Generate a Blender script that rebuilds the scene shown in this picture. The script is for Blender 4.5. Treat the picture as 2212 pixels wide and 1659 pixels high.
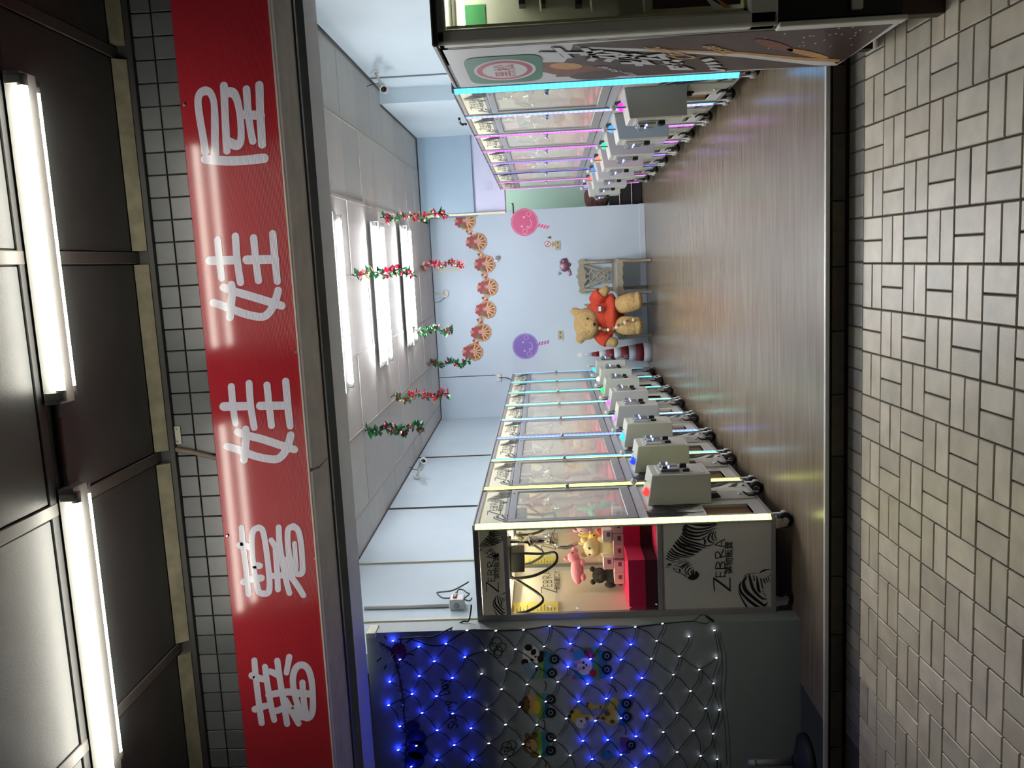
import bpy, bmesh, math, random
from mathutils import Vector, Matrix
R0 = random.Random(7)
for o in list(bpy.data.objects): bpy.data.objects.remove(o)
S = bpy.context.scene
COL = S.collection
PI = math.pi

# ---------------------------------------------------------------- camera, world, exposure
F_PX, HC = 1845.0, 1.32
YAW, TILT, ROLL = [math.radians(a) for a in (-8.15, 2.57, 2.48)]
fw = Vector((math.sin(YAW)*math.cos(TILT), math.cos(YAW)*math.cos(TILT), math.sin(TILT)))
rt = Vector((math.cos(YAW), -math.sin(YAW), 0)); dn = fw.cross(rt)
RT = rt*math.cos(ROLL) + dn*math.sin(ROLL); DN = dn*math.cos(ROLL) - rt*math.sin(ROLL)
CAM = Vector((0, 0, HC))
cd = bpy.data.cameras.new('camera'); cam = bpy.data.objects.new('camera', cd); COL.objects.link(cam)
# the photograph was taken with the phone held upright and is stored on its side
rm = Matrix((DN, RT, -fw)).transposed()
cam.matrix_world = Matrix.Translation(CAM) @ rm.to_4x4()
cd.sensor_fit = 'HORIZONTAL'; cd.sensor_width = 36; cd.lens = F_PX/2212*36
cd.clip_start = .05; cd.clip_end = 100
S.camera = cam
w = bpy.data.worlds.new('night'); S.world = w; w.use_nodes = True
w.node_tree.nodes['Background'].inputs[0].default_value = (.55, .62, .8, 1)
w.node_tree.nodes['Background'].inputs[1].default_value = .012
S.view_settings.view_transform = 'Standard'; S.view_settings.look = 'None'
S.view_settings.gamma = 1; S.view_settings.use_curve_mapping = False
S.view_settings.exposure = 0.0
S.cycles.transparent_max_bounces = 40; S.cycles.max_bounces = 14; S.cycles.diffuse_bounces = 5
OUT_TUBE, IN_TUBE, LED_E, BULB_B, BULB_W, CAB_E = 30.0, 140.0, 2.4, 190.0, 9.0, 150.0

def ray(px, py):
    u = 1659-py-829.5; v = px-1106
    return RT*(u/F_PX) + DN*(v/F_PX) + fw
def onX(px, py, X): d = ray(px, py); return CAM + d*(X/d.x)
def onY(px, py, Y): d = ray(px, py); return CAM + d*(Y/d.y)
def onZ(px, py, Z): d = ray(px, py); return CAM + d*((Z-HC)/d.z)

# ---------------------------------------------------------------- materials
def lin(c):
    if max(c) > 1.0001 or isinstance(c[0], int): c = [x/255 for x in c]
    return tuple((x/12.92 if x <= .04045 else ((x+.055)/1.055)**2.4) for x in c)
MATS = {}
def M(name, c=(200,200,200), rough=.5, metal=0, emit=None, es=0, noise=0, nscale=20, bump=0, bscale=60, stretch=(1,1,1), coat=0, alpha=1, spec=.5):
    if name in MATS: return MATS[name]
    m = bpy.data.materials.new(name); m.use_nodes = True; MATS[name] = m
    nt = m.node_tree; b = nt.nodes['Principled BSDF']
    col = lin(c)
    b.inputs['Base Color'].default_value = (*col, 1)
    b.inputs['Roughness'].default_value = rough; b.inputs['Metallic'].default_value = metal
    b.inputs['Specular IOR Level'].default_value = spec
    if coat: b.inputs['Coat Weight'].default_value = coat; b.inputs['Coat Roughness'].default_value = .12
    if emit is not None:
        b.inputs['Emission Color'].default_value = (*lin(emit), 1); b.inputs['Emission Strength'].default_value = es
    if noise or bump:
        tc = nt.nodes.new('ShaderNodeTexCoord'); mp = nt.nodes.new('ShaderNodeMapping')
        nt.links.new(tc.outputs['Object'], mp.inputs[0]); mp.inputs['Scale'].default_value = stretch
        if noise:
            n = nt.nodes.new('ShaderNodeTexNoise'); n.inputs['Scale'].default_value = nscale; n.inputs['Detail'].default_value = 5
            nt.links.new(mp.outputs[0], n.inputs[0])
            rp = nt.nodes.new('ShaderNodeValToRGB'); nt.links.new(n.outputs[0], rp.inputs[0])
            rp.color_ramp.elements[0].position = .3; rp.color_ramp.elements[1].position = .7
            rp.color_ramp.elements[0].color = (*[x*(1-noise) for x in col], 1)
            rp.color_ramp.elements[1].color = (*[min(1, x*(1+noise)) for x in col], 1)
            nt.links.new(rp.outputs[0], b.inputs['Base Color'])
        if bump:
            n2 = nt.nodes.new('ShaderNodeTexNoise'); n2.inputs['Scale'].default_value = bscale; n2.inputs['Detail'].default_value = 3
            nt.links.new(mp.outputs[0], n2.inputs[0])
            bp = nt.nodes.new('ShaderNodeBump'); bp.inputs['Strength'].default_value = bump; bp.inputs['Distance'].default_value = .01
            nt.links.new(n2.outputs[0], bp.inputs['Height']); nt.links.new(bp.outputs[0], b.inputs['Normal'])
    return m
def EM(name, c, s):
    if name in MATS: return MATS[name]
    m = bpy.data.materials.new(name); m.use_nodes = True; MATS[name] = m
    nt = m.node_tree; nt.nodes.remove(nt.nodes['Principled BSDF'])
    e = nt.nodes.new('ShaderNodeEmission'); e.inputs[0].default_value = (*lin(c), 1); e.inputs[1].default_value = s
    nt.links.new(e.outputs[0], nt.nodes['Material Output'].inputs[0])
    return m
def GLASS(name, tint=(250,252,250), haze=0):
    if name in MATS: return MATS[name]
    m = bpy.data.materials.new(name); m.use_nodes = True; MATS[name] = m
    nt = m.node_tree; nt.nodes.remove(nt.nodes['Principled BSDF'])
    t = nt.nodes.new('ShaderNodeBsdfTransparent'); t.inputs[0].default_value = (*lin(tint), 1)
    g = nt.nodes.new('ShaderNodeBsdfGlossy'); g.inputs['Roughness'].default_value = .03
    lw = nt.nodes.new('ShaderNodeLayerWeight'); lw.inputs[0].default_value = .5
    pw = nt.nodes.new('ShaderNodeMath'); pw.operation = 'POWER'; pw.inputs[1].default_value = 5; nt.links.new(lw.outputs['Facing'], pw.inputs[0])
    ma = nt.nodes.new('ShaderNodeMath'); ma.operation = 'MULTIPLY_ADD'; ma.inputs[1].default_value = .45; ma.inputs[2].default_value = .03; nt.links.new(pw.outputs[0], ma.inputs[0])
    mx = nt.nodes.new('ShaderNodeMixShader')
    nt.links.new(ma.outputs[0], mx.inputs[0]); nt.links.new(t.outputs[0], mx.inputs[1]); nt.links.new(g.outputs[0], mx.inputs[2])
    if haze:   # diffuse white mixed in, imitating a milky reflection on the pane
        df = nt.nodes.new('ShaderNodeBsdfDiffuse'); df.inputs[0].default_value = (.9,.9,.88,1); m2 = nt.nodes.new('ShaderNodeMixShader'); m2.inputs[0].default_value = haze
        nt.links.new(mx.outputs[0], m2.inputs[1]); nt.links.new(df.outputs[0], m2.inputs[2]); mx = m2
    nt.links.new(mx.outputs[0], nt.nodes['Material Output'].inputs[0])
    return m

# ---------------------------------------------------------------- mesh builder
def catmull(pts, n=6):
    if len(pts) < 3: return [tuple(p) for p in pts]
    P = [pts[0]] + list(pts) + [pts[-1]]; out = []
    for i in range(1, len(P)-2):
        p0, p1, p2, p3 = P[i-1], P[i], P[i+1], P[i+2]
        for k in range(n):
            t = k/n
            out.append(tuple(.5*((2*b)+(c-a)*t+(2*a-5*b+4*c-d)*t*t+(3*b-a-3*c+d)*t*t*t) for a, b, c, d in zip(p0, p1, p2, p3)))
    out.append(tuple(P[-2])); return out
class MB:
    def __init__(s): s.v = []; s.f = []; s.m = []; s.s = []
    def add(s, vs, fs, mi=0, sm=False):
        b = len(s.v); s.v += [tuple(v) for v in vs]
        for f in fs: s.f.append([b+i for i in f]); s.m.append(mi); s.s.append(sm)
        return s
    def box(s, x0, y0, z0, x1, y1, z1, mi=0):
        if x0 > x1: x0, x1 = x1, x0
        if y0 > y1: y0, y1 = y1, y0
        if z0 > z1: z0, z1 = z1, z0
        return s.add([(x0,y0,z0),(x1,y0,z0),(x1,y1,z0),(x0,y1,z0),(x0,y0,z1),(x1,y0,z1),(x1,y1,z1),(x0,y1,z1)],
            [(0,3,2,1),(4,5,6,7),(0,1,5,4),(1,2,6,5),(2,3,7,6),(3,0,4,7)], mi)
    def hexa(s, p, mi=0):
        return s.add(p, [(0,3,2,1),(4,5,6,7),(0,1,5,4),(1,2,6,5),(2,3,7,6),(3,0,4,7)], mi)
    def poly(s, pts, mi=0): return s.add(pts, [tuple(range(len(pts)))], mi)
    def prism(s, pts, ext, mi=0):
        n = len(pts); e = Vector(ext)
        vs = [Vector(p) for p in pts] + [Vector(p)+e for p in pts]
        return s.add(vs, [tuple(range(n-1, -1, -1)), tuple(range(n, 2*n))] + [(i, (i+1) % n, n+(i+1) % n, n+i) for i in range(n)], mi)
    def tube(s, pts, r, n=8, mi=0, closed=False, sm=True):
        pts = [Vector(p) for p in pts]; N = len(pts)
        rr = r if isinstance(r, (list, tuple)) else [r]*N
        up = None; rings = []
        for i, p in enumerate(pts):
            a = pts[(i-1) % N] if (closed or i > 0) else p; b = pts[(i+1) % N] if (closed or i < N-1) else p
            d = (b-a); d = d.normalized() if d.length > 1e-9 else Vector((0,0,1))
            if up is None:
                up = d.orthogonal().normalized()
            up = (up - d*up.dot(d)); up = up.normalized() if up.length > 1e-6 else d.orthogonal().normalized()
            q = d.cross(up)
            rings.append([p + (up*math.cos(2*PI*k/n) + q*math.sin(2*PI*k/n))*rr[i] for k in range(n)])
        vs = [v for rg in rings for v in rg]; fs = []
        for i in range(N if closed else N-1):
            j = (i+1) % N
            for k in range(n): fs.append((i*n+k, i*n+(k+1) % n, j*n+(k+1) % n, j*n+k))
        s.add(vs, fs, mi, sm)
        if not closed:
            b = len(s.v)-len(vs)
            s.f.append([b+k for k in range(n-1, -1, -1)]); s.m.append(mi); s.s.append(False)
            s.f.append([b+(N-1)*n+k for k in range(n)]); s.m.append(mi); s.s.append(False)
        return s
    def cyl(s, a, b, r, n=16, mi=0, r2=None):
        return s.tube([a, b], [r, r if r2 is None else r2], n, mi, sm=n > 8)
    def lathe(s, c, axis, prof, n=20, mi=0, sm=True):
        ax = Vector(axis).normalized(); u = ax.orthogonal().normalized(); q = ax.cross(u); c = Vector(c)
        vs = []; fs = []
        for r, h in prof:
            for k in range(n): vs.append(c+ax*h+(u*math.cos(2*PI*k/n)+q*math.sin(2*PI*k/n))*max(r, 1e-5))
        for i in range(len(prof)-1):
            for k in range(n): fs.append((i*n+k, i*n+(k+1) % n, (i+1)*n+(k+1) % n, (i+1)*n+k))
        s.add(vs, fs, mi, sm)
        b = len(s.v)-len(vs); L = len(prof)-1
        s.f.append([b+k for k in range(n-1, -1, -1)]); s.m.append(mi); s.s.append(False)
        s.f.append([b+L*n+k for k in range(n)]); s.m.append(mi); s.s.append(False)
        return s
    def ball(s, c, r, nu=12, nv=8, mi=0, rot=None):
        if not isinstance(r, (tuple, list)): r = (r, r, r)
        c = Vector(c); vs = []; fs = []
        for i in range(nv+1):
            t = PI*i/nv
            for k in range(nu):
                p = 2*PI*k/nu
                q = Vector((r[0]*math.sin(t)*math.cos(p), r[1]*math.sin(t)*math.sin(p), r[2]*math.cos(t)))
                if i in (0, nv) : q = Vector((0, 0, r[2]*math.cos(t))) + Vector((1e-5*math.cos(p), 1e-5*math.sin(p), 0))
                if rot: q = rot @ q
                vs.append(c+q)
        for i in range(nv):
            for k in range(nu): fs.append((i*nu+k, (i+1)*nu+k, (i+1)*nu+(k+1) % nu, i*nu+(k+1) % nu))
        return s.add(vs, fs, mi, True)
    # flat printed stroke: pts = [(a,b,w)...] ; fn maps (a,b) -> point
    def stroke(s, pts, fn, mi=0, smooth=True, caps=True, k=6):
        """flat printed stroke; every piece sits a hair higher than the one before, so that crossing strokes never share a plane"""
        pts = catmull(pts, k) if smooth and len(pts) > 2 else [tuple(p) for p in pts]
        N = len(pts); L = []; Rr = []
        a0, b0, w0 = pts[0]; o_ = Vector(fn(a0, b0)); d_ = max(w0, 1e-4)
        nn = (Vector(fn(a0+d_, b0))-o_).cross(Vector(fn(a0, b0+d_))-o_)
        nn = nn.normalized() if nn.length > 0 else Vector((0,0,1))
        s.lv = getattr(s, 'lv', 0)+1; base = nn*(s.lv*2.6e-5); cnt = 0
        for i, (a, b, w) in enumerate(pts):
            p = pts[max(0, i-1)]; q = pts[min(N-1, i+1)]
            dx, dy = q[0]-p[0], q[1]-p[1]; l = math.hypot(dx, dy) or 1
            nx, ny = -dy/l*w/2, dx/l*w/2
            L.append((a+nx, b+ny)); Rr.append((a-nx, b-ny))
        for i in range(N-1):
            h = base+nn*((i % 6)*4e-6)
            s.add([Vector(fn(*L[i]))+h, Vector(fn(*Rr[i]))+h, Vector(fn(*Rr[i+1]))+h, Vector(fn(*L[i+1]))+h], [(0,1,2,3)], mi)
        if caps:
            for e, (a, b, w) in enumerate((pts[0], pts[-1])):
                h = base-nn*(6e-6+e*3e-6)
                s.poly([Vector(fn(a+w/2*math.cos(2*PI*t/14), b+w/2*math.sin(2*PI*t/14)))+h for t in range(14)], mi)
        return s
    def disc(s, a, b, ra, rb, fn, mi=0, n=20, rot=0):
        c_, s_ = math.cos(rot), math.sin(rot)
        return s.poly([fn(a+ra*math.cos(2*PI*t/n)*c_-rb*math.sin(2*PI*t/n)*s_, b+ra*math.cos(2*PI*t/n)*s_+rb*math.sin(2*PI*t/n)*c_) for t in range(n)], mi)
    def flat(s, pts, fn, mi=0): return s.poly([fn(*p) for p in pts], mi)
    def merge(s, o, mi=None):
        b = len(s.v); s.v += o.v
        for f, m_, sm in zip(o.f, o.m, o.s): s.f.append([b+i for i in f]); s.m.append(m_ if mi is None else mi); s.s.append(sm)
        return s
    def mesh(s, name, mats, bevel=0, seg=1):
        me = bpy.data.meshes.new(name)
        me.from_pydata(s.v, [], s.f)
        for m_ in (mats if isinstance(mats, (list, tuple)) else [mats]): me.materials.append(m_)
        me.polygons.foreach_set('material_index', s.m); me.polygons.foreach_set('use_smooth', s.s)
        if bevel:
            bm = bmesh.new(); bm.from_mesh(me)
            bmesh.ops.bevel(bm, geom=list(bm.edges), offset=bevel, segments=seg, profile=.5, affect='EDGES', clamp_overlap=True)
            bm.to_mesh(me); bm.free()
        me.validate(); me.update()
        return me
    def build(s, name, mats, parent=None, loc=None, bevel=0, seg=1, label=None, kind=None):
        return ob(name, s.mesh(name, mats, bevel, seg), parent, loc, label, kind)
def ob(name, me, parent=None, loc=None, label=None, kind=None):
    o = bpy.data.objects.new(name, me); COL.objects.link(o)
    if parent is not None: o.parent = parent
    if loc is not None: o.location = loc
    if label: o['label'] = label
    if kind: o['kind'] = kind
    return o
def tag(o, label, cat, group=None):
    o['label'] = label; o['category'] = cat
    if group: o['group'] = group
    return o
def thing(name, label, cat, loc=(0,0,0), rz=0, group=None):
    o = bpy.data.objects.new(name, None); COL.objects.link(o); o.location = loc; o.rotation_euler = (0, 0, rz)
    o.empty_display_size = .1
    return tag(o, label, cat, group)
def struct(name, mb, mats, **k):
    o = mb.build(name, mats, **k); o['kind'] = 'structure'; return o
def copy_tree(o, parent=None, skip=()):
    c = o.copy(); COL.objects.link(c)
    if parent is not None: c.parent = parent
    for ch in KIDS.get(o.name, []) if False else [x for x in o.children]:
        if ch.name.split('.')[0] not in skip: copy_tree(ch, c, skip)
    return c
KIDS = {}
_tc = {}
def text_geo(txt, size=1.0, align='LEFT', bold=.008):
    key = (txt, size, align, bold)
    if key in _tc: return _tc[key]
    cu = bpy.data.curves.new('txt', 'FONT'); cu.body = txt; cu.size = size; cu.align_x = align; cu.resolution_u = 3; cu.offset = bold*size
    o = bpy.data.objects.new('txt', cu); COL.objects.link(o)
    dg = bpy.context.evaluated_depsgraph_get(); dg.update()
    me = bpy.data.meshes.new_from_object(o.evaluated_get(dg))
    vs = [(v.co.x, v.co.y) for v in me.vertices]; fs = [tuple(p.vertices) for p in me.polygons]
    bpy.data.meshes.remove(me); bpy.data.objects.remove(o); bpy.data.curves.remove(cu)
    _tc[key] = (vs, fs); return vs, fs
def text_on(mb, txt, size, fn, mi=0, align='LEFT'):
    vs, fs = text_geo(txt, size, align)
    mb.add([fn(a, b) for a, b in vs], fs, mi)
# ================================================================ SETTING
m_ground = [M('ground tile %d' % i, c, .42, noise=.16, nscale=9, bump=.06, bscale=120) for i, c in enumerate([(190,180,160),(182,172,152),(196,186,168),(176,168,150)])]
m_grout = M('dark grout', (52,47,40), .9, noise=.3, nscale=40)
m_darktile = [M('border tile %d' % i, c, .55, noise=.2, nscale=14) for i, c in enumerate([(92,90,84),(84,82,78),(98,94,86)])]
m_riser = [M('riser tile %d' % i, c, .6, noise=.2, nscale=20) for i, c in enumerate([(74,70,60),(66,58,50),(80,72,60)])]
m_floor = None
def floor_mat():
    m = bpy.data.materials.new('wood look vinyl'); m.use_nodes = True; nt = m.node_tree; b = nt.nodes['Principled BSDF']
    tc = nt.nodes.new('ShaderNodeTexCoord')
    def noise(scale, st, det=6):
        mp = nt.nodes.new('ShaderNodeMapping'); mp.inputs['Scale'].default_value = st; nt.links.new(tc.outputs['Object'], mp.inputs[0])
        n = nt.nodes.new('ShaderNodeTexNoise'); n.inputs['Scale'].default_value = scale; n.inputs['Detail'].default_value = det
        nt.links.new(mp.outputs[0], n.inputs[0]); return n
    a = noise(1.0, (2.2, 26, 1)); c2 = noise(1.0, (1.6, 5.5, 1), 4)
    rp = nt.nodes.new('ShaderNodeValToRGB'); nt.links.new(a.outputs[0], rp.inputs[0])
    rp.color_ramp.elements[0].position = .28; rp.color_ramp.elements[1].position = .74
    rp.color_ramp.elements[0].color = (*lin((112,99,84)), 1); rp.color_ramp.elements[1].color = (*lin((142,128,110)), 1)
    mx = nt.nodes.new('ShaderNodeMixRGB'); mx.blend_type = 'MULTIPLY'; mx.inputs[0].default_value = .55
    rp2 = nt.nodes.new('ShaderNodeValToRGB'); nt.links.new(c2.outputs[0], rp2.inputs[0])
    rp2.color_ramp.elements[0].position = .35; rp2.color_ramp.elements[1].position = .65
    rp2.color_ramp.elements[0].color = (.78,.74,.70,1); rp2.color_ramp.elements[1].color = (1,1,1,1)
    nt.links.new(rp.outputs[0], mx.inputs[1]); nt.links.new(rp2.outputs[0], mx.inputs[2]); nt.links.new(mx.outputs[0], b.inputs['Base Color'])
    b.inputs['Roughness'].default_value = .24
    bp = nt.nodes.new('ShaderNodeBump'); bp.inputs['Strength'].default_value = .12; bp.inputs['Distance'].default_value = .004
    nt.links.new(a.outputs[0], bp.inputs['Height']); nt.links.new(bp.outputs[0], b.inputs['Normal'])
    return m
m_floor = floor_mat()
m_wall = M('pale blue wall paint', (196,212,222), .6, noise=.03, nscale=2.5)
m_wallback = M('pale blue back wall paint', (190,206,220), .6, noise=.03, nscale=2)
m_ceil = [M('ceiling tile %d' % i, c, .75, noise=.03, nscale=6) for i, c in enumerate([(196,193,188),(190,188,184),(200,196,190)])]
m_tbar = M('ceiling joint', (70,67,62), .7)
m_white = M('white paint', (215,216,214), .5)
m_soffit = M('grey soffit paint', (206,212,210), .6, noise=.05, nscale=4)
m_band = M('plaster band', (184,182,170), .8, noise=.12, nscale=9)
m_black = M('black', (14,14,14), .6)
m_ftile = [M('facade tile %d' % i, c, .35, noise=.06, nscale=30) for i, c in enumerate([(84,86,88),(79,81,83),(90,92,94)])]
m_fgrout = M('facade grout', (34,34,34), .9)
m_cpanel = M('dark glossy ceiling panel', (66,70,69), .42, noise=.1, nscale=8, bump=.12, bscale=260)
m_cbar = M('ceiling bar metal', (96,94,90), .45, metal=.3, noise=.1, nscale=12)
m_cstrip = M('dull brass strip', (122,117,98), .5, metal=.25, noise=.25, nscale=14)

FRONT_Y = 4.12
# shop floor slab
struct('floor', MB().box(-2.4, FRONT_Y+.012, -.02, 2.2, 13.2, 0), m_floor)
# aluminium edge strip, riser with tiles
struct('trim_1', MB().box(-3.6, FRONT_Y-.012, -.016, 2.0, FRONT_Y+.012, .004), M('edge strip', (205,206,204), .35, metal=.2), bevel=.002)
ris = struct('wall_riser', MB().box(-3.6, FRONT_Y+.004, -.16, 2.0, FRONT_Y+.09, -.016), m_grout)
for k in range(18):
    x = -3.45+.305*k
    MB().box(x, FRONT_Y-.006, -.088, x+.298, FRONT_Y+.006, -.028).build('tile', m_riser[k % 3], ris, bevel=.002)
# pavement outside: slopes gently down towards the street, basket-weave tiles
GZ0, GK = -.1, .0396
def gz(y): return GZ0 + GK*(y-4.1)
g = MB(); yy0, yy1 = .6, FRONT_Y+.05
g.add([(-6, yy0, gz(yy0)-.008), (5, yy0, gz(yy0)-.008), (5, yy1, gz(yy1)-.008), (-6, yy1, gz(yy1)-.008), (-6, yy0, gz(yy0)-.06), (5, yy0, gz(yy0)-.06), (5, yy1, gz(yy1)-.06), (-6, yy1, gz(yy1)-.06)],
      [(0,1,2,3),(4,7,6,5),(0,4,5,1),(1,5,6,2),(2,6,7,3),(3,7,4,0)])
ground = struct('ground', g, m_grout)
def gtile(x0, y0, x1, y1, dz=0, t=.012):
    e = .0032; x0 += e; x1 -= e; y0 += e; y1 -= e; c = .003
    f = lambda x, y, z: (x, y, gz(y)+z+dz)
    mb = MB(); mb.add([f(x0,y0,-t), f(x1,y0,-t), f(x1,y1,-t), f(x0,y1,-t), f(x0,y0,-.003), f(x1,y0,-.003), f(x1,y1,-.003), f(x0,y1,-.003),
        f(x0+c,y0+c,0), f(x1-c,y0+c,0), f(x1-c,y1-c,0), f(x0+c,y1-c,0)],
        [(0,1,5,4),(1,2,6,5),(2,3,7,6),(3,0,4,7),(4,5,9,8),(5,6,10,9),(6,7,11,10),(7,4,8,11),(8,9,10,11)])
    return mb
GX0, GY0, GS = .9048, 3.937, .198
tiles = []
def cam_px(p):
    q = Vector(p)-CAM; z = q.dot(fw)
    return (q.dot(DN)/z*F_PX+1106, 1659-(q.dot(RT)/z*F_PX+829.5)) if z > .3 else (9e9, 9e9)
for j in range(-12, 34):
    for i in range(-1, 13):
        X1 = GX0-j*GS; X0 = X1-GS; Y1 = GY0-i*GS; Y0 = Y1-GS
        if i < 0: continue
        if (i+j) % 2 == 0: pr = [((X0+X1)/2, Y0, X1, Y1), (X0, Y0, (X0+X1)/2, Y1)]
        else: pr = [(X0, Y0, X1, (Y0+Y1)/2), (X0, (Y0+Y1)/2, X1, Y1)]
        for q in pr:
            c = ((q[0]+q[2])/2, (q[1]+q[3])/2); p = cam_px((c[0], c[1], gz(c[1])))
            vis = -60 < p[0] < 2270 and -60 < p[1] < 1720
            tiles.append((0 if vis else 1, c[0]**2+c[1]**2, q))
tiles.sort()
rest = MB(); nvis = 0
for k, (hid, d, q) in enumerate(tiles):
    mb = gtile(*q, dz=R0.uniform(-.0008, .0008)); mi = R0.randrange(4)
    if not hid and nvis < 298: mb.build('tile', m_ground[mi], ground); nvis += 1
    else: rest.merge(mb, mi)
rest.build('tile_field', m_ground, ground, kind='stuff')
# darker row of border tiles against the step
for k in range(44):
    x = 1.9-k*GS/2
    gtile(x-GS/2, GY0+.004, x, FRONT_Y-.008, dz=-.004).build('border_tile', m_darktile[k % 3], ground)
    
# ---- shop walls and ceiling
CZ = 2.82; BACKY = 11.36
LW = lambda y: -2.19 + .0185*(y-4.53)
def wallslab(p0, p1, z0, z1, th, mi=0):
    a = Vector((p0[0], p0[1], 0)); b = Vector((p1[0], p1[1], 0)); n = Vector((-(b-a).y, (b-a).x, 0)).normalized()*th
    up = lambda v, z: (v.x, v.y, z)
    return MB().hexa([up(a,z0), up(b,z0), up(b+n,z0), up(a+n,z0), up(a,z1), up(b,z1), up(b+n,z1), up(a+n,z1)])
wl = struct('wall_left', wallslab((LW(4.6), 4.6), (LW(12.2), 12.2), 0, CZ+.2, .12), m_wall)
rw = MB().box(1.68, 4.2, 0, 1.82, 8.35, CZ+.2).box(1.54, 8.35, 0, 1.82, 13.2, CZ+.2)
struct('wall_right', rw, m_wall)
struct('wall_back', MB().box(LW(BACKY)-.05, BACKY, 0, .66, BACKY+.14, CZ+.1), m_wallback)
bbd = struct('baseboard_back', MB().box(LW(BACKY), BACKY-.016, 0, .664, BACKY+.145, .075), M('baseboard', (196,206,220), .5), bevel=.003)
# bulkhead over the passage on the right, header board and the passage beyond
m_bulk = M('mid blue paint', (150,172,190), .65, noise=.04, nscale=2)
struct('wall_bulkhead', MB().box(.6, 10.62, 2.16, 1.6, 11.2, CZ+.1), m_bulk)
struct('wall_header', MB().box(.62, 10.68, 1.78, 1.6, 11.0, 2.16), M('header board', (196,198,222), .5, noise=.03, nscale=8))
struct('wall_passage', MB().box(.5, 13.1, 0, 1.7, 13.2, 2.6).box(.64, 11.5, 2.3, 1.6, 13.2, 2.4), M('passage paint', (214,226,214), .7))
struct('wall_passage_side', MB().box(.60, 11.5, 0, .66, 13.2, 2.4), m_bulk)
# suspended ceiling: tiles of 60 cm laid in a grid
struct('ceiling', MB().box(-2.3, 4.46, CZ+.02, 1.85, 13.2, CZ+.16), m_tbar)
ceil = bpy.data.objects['ceiling']
xs = [-2.19, -1.86, -1.26, -.66, -.06, .54, 1.14, 1.68]
ys = [4.47, 4.86, 5.45, 6.04] + [6.634+.593*k for k in range(8)] + [11.36]
for a in range(len(ys)-1):
    for b in range(len(xs)-1):
        x0, x1, y0, y1 = xs[b], xs[b+1], ys[a], ys[a+1]
        if y0 > 10.5 and x0 >= .5: continue
        if b == 0: x0 = LW(y0)
        g2 = .0035 if (a+b) % 2 else .0025; dz = R0.choice((0, 0, .002, .004))
        if y0 > 8.3 and b == len(xs)-2: x1 = 1.54
        MB().box(x0+g2, y0+g2, CZ+dz, x1-g2, y1-g2, CZ+.016).build('ceiling_tile', m_ceil[R0.randrange(3)], ceil)
k = 0
for x in xs[1:-1]:
    k += 1
    struct('trim_%d' % (10+k), MB().box(x-.011, 4.47, CZ-.003, x+.011, 10.6 if x > .5 else BACKY, CZ+.003), M('ceiling rail', (176,170,158), .6))
# dark joint where ceiling meets left and right walls
struct('trim_20', MB().box(1.662, 4.47, CZ-.012, 1.68, 8.35, CZ-.001), m_tbar)
struct('trim_21', MB().box(1.525, 8.36, CZ-.01, 1.54, 10.62, CZ-.001), m_tbar)
lj = wallslab((LW(4.5)+.012, 4.5), (LW(11.3)+.012, 11.3), CZ-.008, CZ-.001, .012); struct('trim_22', lj, m_tbar)
struct('trim_23', MB().box(LW(11.3), BACKY-.012, CZ-.01, .6, BACKY, CZ-.001), M('dark joint', (52,54,56), .8))
struct('trim_24', MB().box(.6, 10.6, CZ-.012, 1.54, 10.62, CZ-.001), M('dark joint', (52,54,56), .8))
# conduits and board joints on the walls
m_cond = M('cream conduit', (206,202,178), .5)
for n, (y, ww, mat) in enumerate([(5.02, .012, m_cond), (6.02, .010, m_cond), (7.35, .005, m_tbar), (9.2, .004, m_tbar)]):
    struct('trim_%d' % (30+n), MB().box(LW(y)-.002, y-ww, 1.6, LW(y)+.012, y+ww, CZ-.01), mat)
struct('trim_36', MB().box(1.668, 7.85, 1.2, 1.682, 7.865, CZ-.01), M('grey joint', (120,136,142), .7))
struct('trim_37', MB().box(.585, 10.60, 1.78, .612, 10.625, CZ), m_cond, bevel=.003)
struct('trim_38', MB().box(-.094, BACKY-.018, 2.44, -.072, BACKY, CZ-.01), m_cond)
struct('trim_39', MB().box(-1.50, BACKY-.006, 2.05, -1.492, BACKY, CZ-.01), m_tbar)
# ---- front: left panel wall, soffit with shutter slot, plaster band
fl = struct('wall_front_left', MB().box(-4.6, 4.53, 0, -2.03, 4.66, 2.42), M('front panel paint', (150,160,162), .55, noise=.05, nscale=3))
struct('trim_40', MB().box(-2.05, 4.5, 2.36, -2.02, 4.62, 2.415), m_cond, bevel=.003)
so = struct('wall_soffit', MB().box(-4.6, 4.22, 2.412, 2.6, 4.47, 2.9).box(-4.6, 3.72, 2.412, 2.6, 4.02, 2.52), m_soffit)
struct('wall_slot', MB().box(-4.6, 4.02, 2.55, 2.6, 4.22, 2.6).box(-4.6, 4.018, 2.42, 2.6, 4.022, 2.6), m_black)
struct('wall_band', MB().box(-4.6, 3.66, 2.405, 2.6, 4.018, 2.412), m_band)
struct('trim_41', MB().box(-4.6, 3.992, 2.396, 2.6, 4.018, 2.405), M('shutter edge', (92,90,86), .5, metal=.3))
# crack in the band
ck = MB(); fnb = lambda a, b: Vector((a, b, 2.4035))
ckp = [onZ(560+a/5.53, 900+b/5.53, 2.4035) for a, b in ((610,640),(650,625),(720,600),(765,550),(820,490))]
ck.stroke([(p.x, p.y, wd) for p, wd in zip(ckp, (.02,.007,.012,.006,.004))], fnb, smooth=False, caps=False)
ck.build('crack', m_black, bpy.data.objects['wall_band'])
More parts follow.
